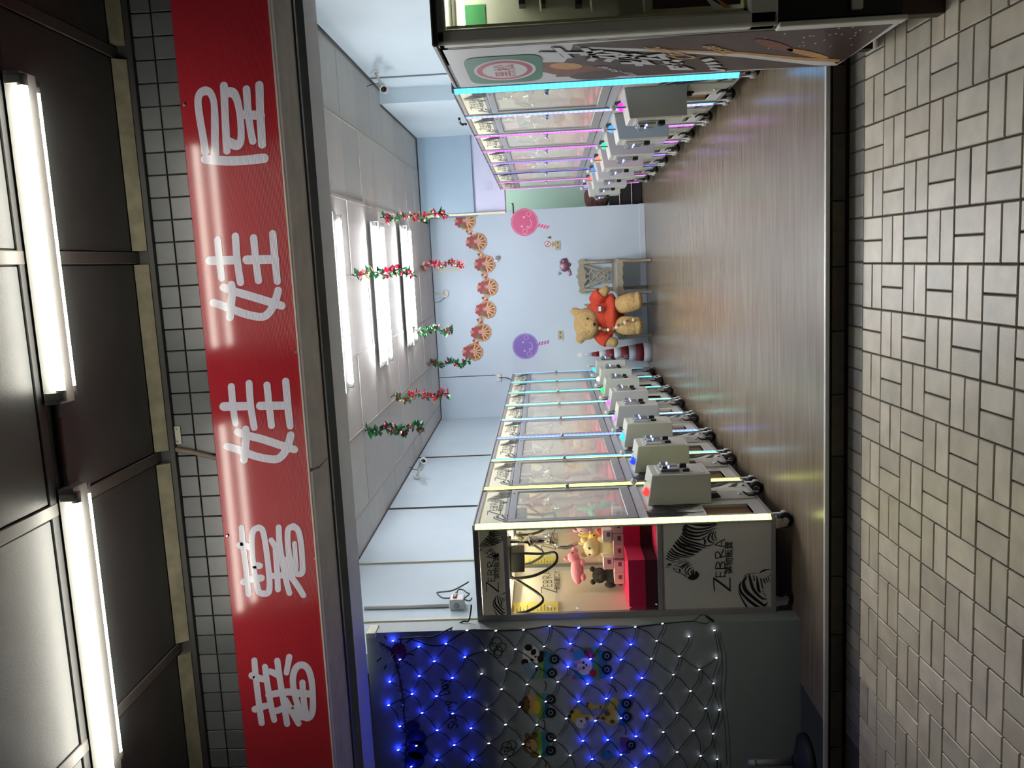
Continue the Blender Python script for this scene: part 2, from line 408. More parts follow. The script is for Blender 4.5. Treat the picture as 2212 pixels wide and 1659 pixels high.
# upper facade wall faced with small square tiles
FY = 3.72
fu = struct('wall_front', MB().box(-4.6, FY+.006, 2.41, 2.6, FY+.2, 3.3), m_fgrout)
TS = .1012*FY/3.95
xa = 1.078*FY/3.95
for r in range(4):
    z1 = HC+(3.128-HC)*FY/3.95 - r*TS*.97
    for c in range(-6, 44):
        x = xa-c*TS
        MB().box(x-TS+.003, FY-.004, z1-TS*.97+.003, x-.003, FY+.008, z1-.003).build('facade_tile', m_ftile[R0.randrange(3)], fu, bevel=.0015)
# exterior ceiling of dark panels between metal bars
EZ = 3.09
xb = [2.9, 1.83, .95, .095, -.79, -1.69, -2.57, -3.45, -4.6]
ec = struct('ceiling_outside', MB().box(-4.6, .3, EZ+.012, 3.1, FY+.1, EZ+.1), m_black)
for k in range(len(xb)-1):
    for (y0, y1) in ((2.89, FY-.075), (1.95, 2.83), (1.0, 1.89), (.3, .94)):
        MB().box(xb[k+1]+.028, y0, EZ, xb[k]-.028, y1, EZ+.012).build('panel', m_cpanel, ec, bevel=.003)
for n, x in enumerate(xb[1:-1]):
    struct('trim_%d' % (50+n), MB().box(x-.024, .3, EZ-.006, x+.024, FY-.02, EZ+.014), m_cbar, bevel=.003)
for n, y in enumerate((2.86, 1.92, .97)):
    struct('trim_%d' % (60+n), MB().box(-4.6, y-.026, EZ-.004, 3, y+.026, EZ+.012), M('dark bar', (54,54,54), .5), bevel=.003)
for k in range(len(xb)-1):
    struct('trim_%d' % (70+k), MB().add([(xb[k+1]+.03, FY-.035, EZ-.05), (xb[k]-.03, FY-.035, EZ-.05), (xb[k]-.03, FY-.072, EZ-.002), (xb[k+1]+.03, FY-.072, EZ-.002),
        (xb[k+1]+.03, FY-.02, EZ-.05), (xb[k]-.03, FY-.02, EZ-.05), (xb[k]-.03, FY-.02, EZ+.02), (xb[k+1]+.03, FY-.02, EZ+.02)],
        [(0,1,2,3),(4,7,6,5),(0,4,5,1),(1,5,6,2),(2,6,7,3),(3,7,4,0)]), m_cstrip)
struct('trim_80', MB().box(-4.6, FY-.03, EZ-.075, 3, FY+.006, EZ-.05).box(-4.6, FY-.02, EZ-.05, 3, FY+.01, EZ+.01), M('dark moulding', (40,40,38), .6), bevel=.002)
# street side far behind the camera, left and right ends, so the night arcade closes
# ================================================================ LAMPS
m_batten = M('white lamp metal', (210,210,206), .4)
m_cap = M('lamp end cap', (190,190,186), .35, metal=.4)
m_outtube = EM('outside tube glow', (255,250,236), OUT_TUBE)
m_intube = EM('shop tube glow', (250,252,255), IN_TUBE)
def batten(name, label, xc, y, z, L, group, tubes, tmat, plate, rz=0):
    """strip light hung under a ceiling, its length along X; tubes = [(dy, dz)]"""
    t = thing(name, label, 'ceiling light', (xc, y, z), rz, group)
    h = L/2
    b = MB()
    if plate: b.hexa([(-h,-plate,.0),(h,-plate,.0),(h,plate,.0),(-h,plate,.0),(-h,-plate,.006),(h,-plate,.006),(h,plate,.006),(-h,plate,.006)])
    b.hexa([(-h,-.045,-.035),(h,-.045,-.035),(h,.045,-.035),(-h,.045,-.035),(-h,-.06,.012),(h,-.06,.012),(h,.06,.012),(-h,.06,.012)])
    b.build('batten', m_batten, t)
    for dy, dz in tubes:
        MB().cyl((-h+.045,dy,dz), (h-.045,dy,dz), .0145, 10).build('tube', tmat, t)
        for s in (-1, 1):
            MB().cyl((s*(h-.05),dy,dz), (s*(h-.012),dy,dz), .0165, 12).box(s*(h-.03)-.012,dy-.018,dz-.002,s*(h-.03)+.012,dy+.018,dz+.05 if dz < 0 else dz+.02).build('lamp_holder', m_cap, t)
    return t
OZ = 3.035
batten('fluorescent_light', 'arcade strip light above the right half of the red sign', .145, 2.925, OZ+.03, 1.12, 'strip lights under the arcade ceiling', [(.075, -.012), (-.05, -.045)], m_outtube, 0)
batten('fluorescent_light', 'arcade strip light above the left half of the red sign', -1.285, 2.935, OZ+.03, 1.13, 'strip lights under the arcade ceiling', [(.075, -.012), (-.05, -.045)], m_outtube, 0)
# conduit between the two
tag(MB().cyl((-.40, 2.93, EZ-.012), (-.73, 2.93, EZ-.012), .011, 10).cyl((-.47,2.93,EZ-.012),(-.66,2.93,EZ-.012),.0135,10,1).build('lamp_conduit', [M('conduit grey', (96,98,98), .5), M('red brown conduit', (110,80,76), .6)]), 'thin conduit running between the two arcade strip lights', 'conduit')
batten('ceiling_light', 'strip light on the shop ceiling, nearest the street and half hidden by the lintel', -.23, 5.94, CZ-.03, 1.26, 'strip lights on the shop ceiling', [(-.15, -.03), (.15, -.03)], m_intube, .22)
batten('ceiling_light', 'twin tube strip light on the shop ceiling, the middle one of three', -.225, 7.56, CZ-.03, 1.26, 'strip lights on the shop ceiling', [(-.15, -.03), (.15, -.03)], m_intube, .22)
batten('ceiling_light', 'twin tube strip light on the shop ceiling, farthest one near the back wall', -.2, 9.1, CZ-.03, 1.26, 'strip lights on the shop ceiling', [(-.17, -.03), (.17, -.03)], m_intube, .24)

batten('added_passage_light', 'added unseen strip light in the passage behind the pale header board', 1.1, 12.2, 2.29, .6, 'added light in the back passage', [(0, -.04)], EM('added passage glow', (236,255,240), 160), 0)  # unseen lamp, added so that the passage is lit
# ================================================================ RED SIGN
SY = 3.68
m_red = None
def sign_mat():
    m = bpy.data.materials.new('red fluted plastic'); m.use_nodes = True; nt = m.node_tree; b = nt.nodes['Principled BSDF']
    b.inputs['Base Color'].default_value = (*lin((160,40,50)), 1); b.inputs['Roughness'].default_value = .16
    b.inputs['Coat Weight'].default_value = .6; b.inputs['Coat Roughness'].default_value = .1
    tc = nt.nodes.new('ShaderNodeTexCoord'); wv = nt.nodes.new('ShaderNodeTexWave'); wv.wave_type = 'BANDS'; wv.bands_direction = 'Z'
    wv.inputs['Scale'].default_value = 50; nt.links.new(tc.outputs['Object'], wv.inputs[0])
    bp = nt.nodes.new('ShaderNodeBump'); bp.inputs['Strength'].default_value = .9; bp.inputs['Distance'].default_value = .001
    nt.links.new(wv.outputs[0], bp.inputs['Height']); nt.links.new(bp.outputs[0], b.inputs['Normal'])
    return m, wv, bp
m_red, _, _ = sign_mat()
def sign_white():
    m = m_red.copy(); m.name = 'white sign film'; m.node_tree.nodes['Principled BSDF'].inputs['Base Color'].default_value = (*lin((206,204,222)), 1)
    return m
m_swhite = sign_white()
zt = HC+(2.916-HC)*SY/3.9; zb = HC+(2.478-HC)*SY/3.9
sg = thing('shop_sign', 'long red banner sign with five rounded white characters above the open shop front', 'sign', (0, SY, zb))
MB().box(-3.7, 0, 0, 2.3, .022, zt-zb).build('sign_board', m_red, sg)
MB().box(-3.7, -.002, -.008, 2.3, .026, 0).build('sign_edge', M('white sign edge', (226,214,210), .5), sg)
SIGN = [
 ((520,1390), 8.295, [[(245,305,112),(275,650,112),(330,1100,112),(375,1425,112)],[(200,575,125),(310,615,125),(440,650,110)],[(255,1180,125),(400,1130,120),(490,1110,110)],
   [(435,420,110),(480,750,110),(540,1100,110),(600,1370,108)],[(520,500,110),(600,530,120),(690,590,110)],[(655,310,112),(710,700,112),(770,1050,115),(830,1440,112)],[(870,240,112),(820,525,102)],
   [(500,925,120),(700,885,125),(900,870,130),(1100,900,130),(1270,905,130)],[(560,1210,110),(670,1200,115),(760,1150,110)],
   [(1180,1345,108),(1250,1310,112),(1290,1180,116),(1290,900,112),(1265,640,116),(1200,450,120),(1095,385,126),(990,440,122),(935,620,116),(955,850,112),(1020,1100,110),(1110,1280,110)],
   [(1105,700,110),(1120,900,112),(1140,1100,112),(1180,1300,110)],[(800,1010,110),(900,1190,120),(980,1330,115),(1035,1435,112)],[(990,1180,170),(1060,1280,180),(1150,1320,130)]]),
 ((480,1110), 7.54, [[(315,225,95),(340,520,95),(390,900,95),(430,1310,95)],[(290,510,115),(380,520,110),(450,540,100)],[(355,1110,115),(480,1060,112),(635,1045,118)],
   [(600,222,100),(520,260,98),(485,370,94),(490,600,92),(515,900,96),(560,1130,100),(600,1270,105),(690,1300,105),(755,1270,105),(772,1150,98),(755,900,95),(720,600,95),(690,400,95),(655,265,100),(600,222,100)],[(540,840,112),(612,845,105)],
   [(800,430,90),(880,560,100),(940,680,90)],[(920,222,98),(935,500,98),(985,800,98),(1040,1080,96),(1095,1290,96)],[(870,580,95),(885,800,98),(900,1050,96),(908,1230,98)],
   [(1160,205,110),(1080,250,100),(1065,400,95),(1085,650,100),(1120,860,110)],[(1160,205,110),(1240,280,100),(1285,500,95),(1308,780,95),(1305,940,100),(1250,985,95),(1120,950,110),(960,1000,105),(770,1010,100)],
   [(1178,480,78),(1190,650,80),(1200,860,90),(1180,960,90)],[(1060,950,105),(1200,1130,102),(1322,1325,98)],[(1050,760,130),(1090,860,150),(1130,930,130)]]),
 ((460,800), 7.541, [[(300,265,115),(325,580,112),(368,858,108)],[(588,210,112),(615,580,114),(672,930,112)],[(175,590,142),(600,582,134)],[(880,240,116),(915,580,114),(955,900,112)],[(1185,178,118),(1220,580,120),(1258,908,114)],[(770,580,138),(1200,574,134)],
   [(535,960,125),(540,1080,128),(520,1320,128),(505,1460,122)],[(405,1005,128),(560,1060,130),(800,1120,130),(1130,1228,130),(1325,1290,124)],[(235,1240,125),(450,1305,128),(700,1400,126),(1000,1450,128),(1130,1385,126),(1220,1230,128),(1268,1055,124)]]),
 ((400,470), 6.912, [[(485,330,105),(510,620,106),(545,905,104)],[(750,278,110),(775,620,110),(826,970,110)],[(370,645,132),(750,635,128)],[(1022,302,110),(1055,640,108),(1095,942,108)],[(1308,240,112),(1340,620,112),(1376,950,110)],[(920,632,134),(1340,622,130)],
   [(692,1000,115),(700,1120,120),(680,1350,120),(668,1490,116)],[(572,1045,118),(760,1110,120),(1000,1180,124),(1300,1272,124),(1440,1315,120)],[(425,1272,118),(620,1338,120),(900,1440,120),(1140,1482,118),(1250,1420,118),(1340,1260,118),(1388,1090,116)]]),
 ((360,140), 6.913, [[(728,1360,120),(722,1150,118),(720,850,116),(705,560,100),(650,420,112),(575,390,135),(500,430,118),(468,540,108),(490,760,112),(545,1080,112),(575,1300,118)],[(575,1410,130),(800,1432,140),(1100,1430,140),(1455,1395,142)],
   [(855,310,118),(870,700,112),(890,1100,115),(898,1285,112)],[(880,420,150),(980,415,150),(1050,520,115),(1095,750,104),(1112,1000,104),(1100,1140,116),(1040,1200,150),(930,1150,140)],
   [(1192,360,112),(1215,700,112),(1255,980,108),(1287,1140,108)],[(1385,300,122),(1397,700,122),(1415,1000,122),(1424,1190,122)],[(1120,738,130),(1250,748,135),(1400,755,140)]]),
]
for org, sc, strokes in SIGN:
    def fn(a, b, org=org, sc=sc):
        p = onY(org[0]+a/sc, org[1]+b/sc, SY-.0022); return (p.x, -.0022, p.z-zb)
    mb = MB()
    for s_ in strokes: mb.stroke(s_, fn)
    mb.build('character', m_swhite, sg)
m_screw = M('steel screw', (180,180,178), .3, metal=1)
for px, py in ((398,226),(645,759),(682,1206),(491,1157),(640,760)):
    p = onY(px, py, SY-.004)
    MB().lathe((p.x, -.004, p.z-zb), (0,-1,0), [(.007,-.004),(.007,.003),(.004,.006)], 10).build('screw', m_screw, sg)
# small metal plate and brown conduit on the tiled facade
pl = thing('bracket_plate', 'small grey metal plate screwed onto the tiled facade above the sign', 'bracket')
a = onY(1085/2.9105, 550+1080/2.9105, FY-.008); b = onY(1145/2.9105, 550+1190/2.9105, FY-.008)
MB().box(b.x, FY-.012, b.z, a.x, FY-.004, a.z).build('plate', M('plate metal', (150,150,140), .5, metal=.4), pl, bevel=.001)
for f in (.15, .85):
    MB().ball((b.x+(a.x-b.x)*f, FY-.013, (a.z+b.z)/2), .005, 8, 6).build('screw', m_screw, pl)
cpts = [onY(1050/2.9105, 550+1215/2.9105, FY-.016), onY(1200/2.9105, 550+1240/2.9105, FY-.016), onY(1345/2.9105, 550+1275/2.9105, FY-.016), onY(1400/2.9105, 550+1290/2.9105, FY-.016)]
tag(MB().tube(cpts, .011, 8).build('wall_conduit', M('brown conduit', (104,92,80), .6)), 'brown conduit running down the tiled facade behind the sign', 'conduit')

# ================================================================ CABLES, SOCKETS, CAMERAS
m_dkcable = M('black cable', (18,20,22), .5); m_gycable = M('grey cable', (96,104,108), .5)
m_boxw = M('white plastic', (214,214,210), .4)
wx = lambda px, py: (lambda Y: Y)(None)
def onLW(px, py, off=0):
    d = ray(px, py)  # left wall plane X = -2.19+.0185*(Y-4.53)
    t = (-2.19-.0185*4.53+off)/(d.x-.0185*d.y); return CAM+d*t
# conduit that feeds the junction box and the box itself
p1 = onLW(787, 1313, .012); p2 = onLW(970, 1308, .012)
tag(MB().tube([p1, p2], .012, 8).build('feed_conduit', M('white conduit', (216,216,206), .4)), 'white conduit down the left wall to the socket box', 'conduit')
c = onLW(988, 1302, .03)
sb = thing('socket_box', 'white surface socket box on the left wall above the nearest claw machine', 'socket', c)
MB().box(-.03,-.05,-.045,.04,.05,.045).build('box', m_boxw, sb, bevel=.006, seg=2)
MB().lathe((0,-.05,.0), (0,-1,0), [(.018,0),(.018,.003),(.014,.004)], 14).build('face_plate', M('socket face', (160,166,166), .5), sb)
q = lambda px, py, Y: onY(px, py, Y)
pl2 = thing('power_plug', 'red and white plug adapter with a black lead in the socket box', 'plug', onLW(983, 1293, .06))
MB().box(-.02,-.02,-.012,.02,.03,.012).build('adapter', M('plug red', (150,40,52), .4), pl2, bevel=.004)
MB().box(-.018,.03,-.014,.018,.045,.014).build('adapter_rim', m_boxw, pl2, bevel=.003)
MB().lathe((0,.045,0), (0,1,0), [(.014,0),(.011,.03),(.006,.06)], 10).build('plug_body', m_dkcable, pl2)
off = .05
tag(MB().tube([onLW(x, y, off) for x, y in catmull([(986,1285),(990,1274),(1000,1274),(1008,1280),(1014,1283),(1006,1290),(1003,1294),(1012,1298),(1017,1296),(1019,1292)], 5)], .0045, 6).build('black_lead', m_dkcable), 'black lead looping from the socket box to the top of the nearest machine', 'cable')
tag(MB().tube([onLW(x, y, off) for x, y in catmull([(972,1292),(955,1291),(944,1281),(950,1279),(975,1276),(995,1267),(1012,1257)], 5)], .0055, 6).build('grey_lead', m_gycable), 'grey lead arching above the socket box on the left wall', 'cable')
tag(MB().tube([onY(x, y, 4.63) for x, y in catmull([(1018,1306),(1017,1320),(1012,1341),(1000,1342),(985,1352)], 5)]+[onY(x, y, 4.505) for x, y in catmull([(968,1360),(940,1374),(930,1376),(890,1378),(860,1381)], 5)], .0045, 6).build('net_light_lead', m_dkcable), 'black lead running from the nearest machine to the light net', 'cable')
# bullet cameras at the two ceiling corners
def bullet(label, p, aim, arm):
    t = thing('security_camera', label, 'camera', p)
    d = Vector(aim).normalized()
    MB().lathe((0,0,0), d, [(.001,-.09),(.028,-.088),(.032,-.06),(.032,.07),(.036,.075),(.036,.085),(.028,.086),(.026,.06)], 16).build('body', m_boxw, t)
    MB().lathe(d*.062, d, [(.025,0),(.02,.012),(.001,.016)], 14).build('lens', M('dark lens', (16,18,20), .15), t)
    MB().box(-.04,-.045,.04,.04,.045,.065).build('base', m_boxw, t, bevel=.004) if False else None
    MB().tube([(0,0,0), Vector(arm)*.5+Vector((0,0,.0)), arm], .011, 8).build('arm', m_boxw, t)
    MB().lathe(arm, (Vector(arm)).normalized(), [(.034,-.004),(.034,.01)], 14).build('mounting_plate', m_boxw, t)
    MB().tube([d*-.085, d*-.12+Vector((0,0,.02)), d*-.1+Vector((0,0,.08)), d*-.05+Vector((0,.0,.12))], .004, 6).build('lead', m_dkcable, t)
    return t
pL = onLW(912, 1003, .16); pR = onX(826, 188, 1.50)
bullet('white bullet security camera under the ceiling on the left wall', pL, (.5, -.55, -.25), Vector((-.13, .04, .07)))
bullet('white bullet security camera under the ceiling on the right wall', pR, (-.35, -.7, -.25), Vector((.13, .05, .06)))
# round camera on the back wall
p = onY(962, 634, BACKY)
rc = thing('dome_camera', 'small round white camera with black eye hanging high on the back wall', 'camera', (p.x, BACKY, p.z))
MB().lathe((0,-.05,0), (0,-1,0), [(.02,-.05),(.05,-.04),(.052,0),(.048,.012),(.04,.014)], 20).build('body', m_boxw, rc)
MB().lathe((0,-.062,0), (0,-1,0), [(.036,0),(.034,.006)], 18).build('lens', M('lens black', (24,24,26), .2), rc)
for k in range(6):
    MB().ball((.022*math.cos(k*PI/3),-.069,.022*math.sin(k*PI/3)), .006, 6, 4).build('led', m_boxw, rc)
MB().tube([(0,-.03,.05),(0,-.03,.11),(0,-.01,.15)], .012, 8).build('arm', m_boxw, rc)
MB().tube(catmull([(-.04,-.02,-.01),(-.1,-.012,.07),(-.11,-.01,.16),(-.07,-.01,.25),(-.04,-.01,.33)], 4), .0045, 6).build('lead', m_gycable, rc)
# white wall device below the garland, small box with lead at left
p = onY(1072, 560, BACKY)
wd = thing('wall_sensor', 'small white spotlight sensor on the back wall beneath the paper garland', 'sensor', (p.x, BACKY, p.z))
MB().box(-.035,-.05,-.03,.035,0,.03).build('housing', m_boxw, wd, bevel=.008, seg=2)
MB().lathe((.01,-.05,-.01), (.3,-1,-.5), [(.022,-.01),(.026,.03),(.02,.032)], 12).build('head', M('grey plastic', (150,156,160), .5), wd)
p = onY(1078, 815, BACKY)
jb = thing('junction_box', 'white junction box with a black lead on the back wall above the left row', 'socket', (p.x, BACKY, p.z))
MB().box(-.05,-.035,-.03,.05,0,.03).build('box', m_boxw, jb, bevel=.006)
MB().tube([(.0,-.04,0),(.0,-.05,-.03),(.0,-.05,-.1),(-.03,-.05,-.16)], .006, 6).build('lead', m_dkcable, jb)
# black lead hooked over the second machine of the right row
hk = [onX(x, y, .98) for x, y in ((992,256),(993,264),(999,269),(1007,268))]
tag(MB().tube(catmull([tuple(v) for v in hk], 4), .009, 6).build('hooked_lead', m_dkcable), 'short black lead hooked up from the top of a right row machine', 'cable')

# ================================================================ HANGING TINSEL GARLANDS
m_leaf = M('dark green foil leaf', (30,84,52), .28, metal=.35); m_leaf2 = M('bright green foil', (60,140,80), .22, metal=.5)
m_redf = M('red foil berry', (176,36,62), .22, metal=.45); m_pinkf = M('pale pink foil', (226,150,150), .25, metal=.3); m_gold = M('pale gold foil', (214,214,150), .2, metal=.7)
m_stem = M('garland stem', (60,44,40), .7)
def garland(label, xtop, xbot, py, ytop, seed, mix, n=90):
    p = onZ(xtop, ytop, CZ-.02) if ytop else None
    q = p.copy()
    # bottom: same X,Y straight below
    zb_ = onY(xbot, py, p.y).z
    L = max(.12, p.z-zb_)
    rr = random.Random(seed)
    t = thing('hanging_garland', label, 'garland', p, 0, 'foil garlands hung from the shop ceiling')
    sway = [(.02*math.sin(k*1.7+seed), .02*math.cos(k*1.3+seed), -L*k/8) for k in range(9)]
    MB().tube([(0,0,.02)]+sway, .006, 6).build('stem', m_stem, t)
    cols = [m_leaf, m_leaf2, m_redf, m_pinkf, m_gold]
    lf = MB()
    for k in range(n):
        f = rr.random(); i = min(7, int(f*8)); c = Vector(sway[i]).lerp(Vector(sway[i+1]), f*8-i)
        a = rr.uniform(0, 2*PI); d = Vector((math.cos(a), math.sin(a), rr.uniform(-.7,.5))).normalized()
        ln = rr.uniform(.035,.075); u = d.orthogonal().normalized(); u.rotate(Matrix.Rotation(rr.uniform(0,6.28), 3, d))
        nrm = d.cross(u); wd_ = ln*.3
        mi = rr.choices(range(5), mix)[0]
        b0 = c; b1 = c+d*ln*.45+u*wd_+nrm*.004; b2 = c+d*ln; b3 = c+d*ln*.45-u*wd_+nrm*.004; b4 = c+d*ln*.5-nrm*.006
        lf.add([b0,b1,b2,b3,b4], [(0,1,4),(1,2,4),(2,3,4),(3,0,4)], mi)
    lf.build('foil_leaves', cols, t, kind='stuff')
    for k in range(10):
        f = rr.random(); i = min(7, int(f*8)); c = Vector(sway[i]).lerp(Vector(sway[i+1]), f*8-i)
        a = rr.uniform(0, 2*PI)
        MB().ball(c+Vector((.03*math.cos(a), .03*math.sin(a), 0)), rr.uniform(.012,.02), 8, 6).build('berry', rr.choice([m_redf, m_redf, m_gold]) if mix[2] > 1 else rr.choice([m_leaf2, m_redf]), t)
GAR = [(826,968,456,470,'tall red and green foil garland nearest the right end of the strip lights',[5,4,5,2,2]),
 (766,892,590,592,'red and green foil garland hanging in front of the middle strip light',[6,3,3,1,1]),
 (912,1002,577,573,'short red foil garland hanging before the back wall, left of the tall one',[1,1,8,4,2]),
 (880,980,722,716,'green foil garland hanging beyond the left end of the farthest strip light',[8,4,1,0,0]),
 (926,1016,798,786,'thin dark green foil garland hanging closest to the back wall',[9,2,1,0,0]),
 (850,968,862,858,'red foil garland with gold leaves hanging above the left machine row',[2,3,7,1,3]),
 (794,916,934,930,'dark green foil garland hanging nearest the left security camera',[9,3,1,1,0])]
for k, (a_, b_, y1, y0, lab, mix) in enumerate(GAR): garland(lab, a_, b_, y1, y0, k+3, mix)
# ================================================================ CLAW MACHINES
m_mwhite = M('machine white panel', (206,206,202), .45)
m_alu = M('machine aluminium frame', (158,158,160), .38, metal=.35)
m_alud = M('machine dark frame', (86,86,86), .45, metal=.3)
m_ink = M('black print', (10,10,10), .55)
m_label = M('backlit label', (226,222,196), .5, emit=(255,248,210), es=.03)
m_glass = GLASS('machine glass')
m_felt = M('hot pink felt', (214,24,86), .9, bump=.2, bscale=300)
m_inner = M('cabinet inside', (226,220,206), .55)
m_chrome = M('chrome', (210,210,212), .18, metal=1)
m_dkmetal = M('dark metal', (48,48,50), .35, metal=.6)
m_rubber = M('black rubber', (16,16,16), .6)
m_cork = M('brown prize flap', (128,94,58), .6, noise=.2, nscale=10)
m_boxgrey = M('control box enamel', (186,187,180), .4)
m_yellow = M('yellow notice', (236,220,120), .6)
m_cablem = M('coiled cable', (58,48,42), .45)
m_cabtube = EM('cabinet tube glow', (255,246,214), CAB_E)
m_cover = M('grey white plastic', (196,198,196), .35)

MW, MD, MH0, MH1 = .758, .57, .105, 1.79
# ---- zebra artwork, traced once from the big side panel: coordinates (across, up) in metres
Z0 = onY(1420, 1120, 4.625)
def zp(cx, cy):
    p = onY(1420+cx/6.9125, 1120+cy/6.9125, 4.625); return (p.x+1.457, p.z)
ZSC = .00257*.93/6.9125*1.02
HEAD = [[(450,80,14),(600,95,45),(720,105,40),(830,90,25),(905,62,8)],[(415,85,25),(470,130,36),(560,160,34),(650,165,30),(780,140,22),(900,90,14)],
 [(405,125,30),(450,180,40),(540,212,36),(640,215,28),(760,185,16),(885,150,8)],[(390,168,30),(430,225,38),(520,260,38),(620,268,28),(720,235,20),(810,190,10)],
 [(378,225,26),(430,272,34),(520,308,30),(600,322,26),(680,312,18),(740,270,12)],[(362,270,22),(420,318,30),(520,355,28),(640,388,24),(720,414,16),(800,408,14),(850,380,6)],
 [(342,300,24),(400,350,32),(480,385,32),(560,405,26),(660,432,18),(735,445,8)],[(308,330,24),(350,378,36),(420,408,38),(500,428,34),(600,462,32),(658,474,22)],
 [(280,362,26),(340,422,40),(430,465,46),(520,490,46),(600,505,30),(622,500,14)],[(250,412,30),(310,470,36),(400,510,34),(480,535,34),(555,548,22)],
 [(215,460,24),(270,512,28),(350,542,24),(430,562,20),(520,575,8)],[(188,492,22),(240,538,26),(320,566,20),(400,584,14),(490,597,6)],
 [(165,525,20),(220,570,22),(300,591,16),(370,600,8)],[(150,562,20),(200,600,18),(270,616,14),(340,612,8)],[(140,604,18),(190,630,14),(260,642,8)],
 [(820,205,10),(785,250,24),(768,310,30),(790,350,26),(860,372,8)],[(850,195,10),(826,260,20),(832,315,20),(870,335,8)],[(878,200,8),(868,265,14),(895,330,12)],[(690,290,14),(720,345,28),(705,400,14)],
 [(128,740,8),(165,738,8),(205,708,10),(212,685,10)],[(150,712,14),(180,690,26),(208,688,16)],[(215,655,8),(270,662,7),(330,645,8),(430,615,6)],
 [(240,740,8),(265,790,8),(320,815,12),(380,835,10),(442,882,14)],[(255,752,8),(285,772,8),(302,755,7),(298,735,7)],[(335,770,24),(345,800,20)],[(245,712,9),(300,712,8),(350,735,10)],
 [(300,690,8),(370,662,12),(450,640,8)],[(350,742,16),(400,700,20),(470,655,8)],[(372,765,14),(400,730,18),(460,690,14),(490,668,8)],[(515,700,8),(460,725,18),(428,765,16),(420,800,14),(450,850,12)],
 [(530,738,8),(480,768,18),(462,815,16),(490,866,12)],[(555,770,8),(515,798,16),(520,840,14),(556,872,10)],
 [(590,815,40),(600,850,60),(570,890,60),(520,905,50),(472,895,30)],[(545,790,14),(540,850,40),(500,890,50)]]
ZEB = [[(862,1094,12),(852,1000,14),(850,896,14)],[(856,905,24),(970,990,28),(1096,1088,26)],[(1093,1092,14),(1094,1000,14),(1092,898,14)],
 [(880,882,14),(1022,877,14)],[(884,884,13),(886,808,13)],[(948,880,12),(950,815,12)],[(1018,880,13),(1019,796,13)],
 [(878,757,14),(1020,755,14)],[(880,757,13),(884,700,14),(904,664,15),(932,676,14),(946,757,12)],[(946,757,12),(956,690,14),(984,656,15),(1014,684,14),(1017,757,13)],
 [(878,606,14),(1016,572,14)],[(880,606,13),(874,545,14),(900,506,15),(934,524,14),(950,588,12)],[(950,585,14),(975,520,14),(1000,465,13)],
 [(1012,432,14),(940,416,14),(868,400,13)],[(868,400,13),(945,350,14),(1012,322,16)],[(962,422,11),(964,346,11)]]
RUMP = [[(1260,960,12),(1238,1030,28),(1268,1120,34),(1330,1190,38),(1400,1255,44),(1490,1320,40),(1590,1356,20)],[(1345,880,18),(1298,950,44),(1308,1040,54),(1350,1110,54),(1430,1180,48),(1530,1260,44),(1612,1310,34),(1655,1268,10)],
 [(1385,865,28),(1408,960,42),(1440,1060,42),(1500,1140,38),(1580,1208,28),(1640,1215,12)],[(1445,865,14),(1460,935,20)],[(1495,875,10),(1505,960,32),(1520,1060,44),(1545,1112,26)],[(1555,910,18),(1570,990,20),(1590,1062,12)],
 [(1595,915,20),(1622,978,16)],[(1630,900,16),(1660,962,12)],[(1663,882,14),(1690,952,10)],[(1690,842,10),(1702,872,8)],[(1222,1080,8),(1248,1160,14),(1300,1260,20),(1350,1338,28),(1388,1364,18)],
 [(1532,826,8),(1580,795,26),(1640,775,20),(1695,768,10)],[(1305,882,10),(1330,856,10)],[(1345,846,10),(1372,836,10)],[(1385,842,9),(1402,828,9)],[(1420,836,9),(1440,828,9)],[(1460,832,8),(1478,826,8)],[(1492,832,7),(1505,826,7)],[(1580,1095,7),(1635,1175,9)]]
def zart(mb, group, fn, mi=0, k=4):
    """fn(cx,cy)->point ; stroke widths stay in art units"""
    for s_ in group:
        mb.stroke(s_, fn, mi, k=k)
def art_fn(place, cx0, cy0, sc):
    """maps art pixels to panel (across, up) with art point (cx0,cy0) on the origin: across grows as cy falls, up as cx falls"""
    return lambda cx, cy: place((cy0-cy)*sc, (cx0-cx)*sc)
CN1, CN2 = '\u9078\u7269\u8ca9\u8ce3', '\u9078\u7269\u8ca9\u8ce3\u6a5f\u4e8c\u4ee3'
APX = .00257*.95/6.9125   # art pixel in metres on the big panel

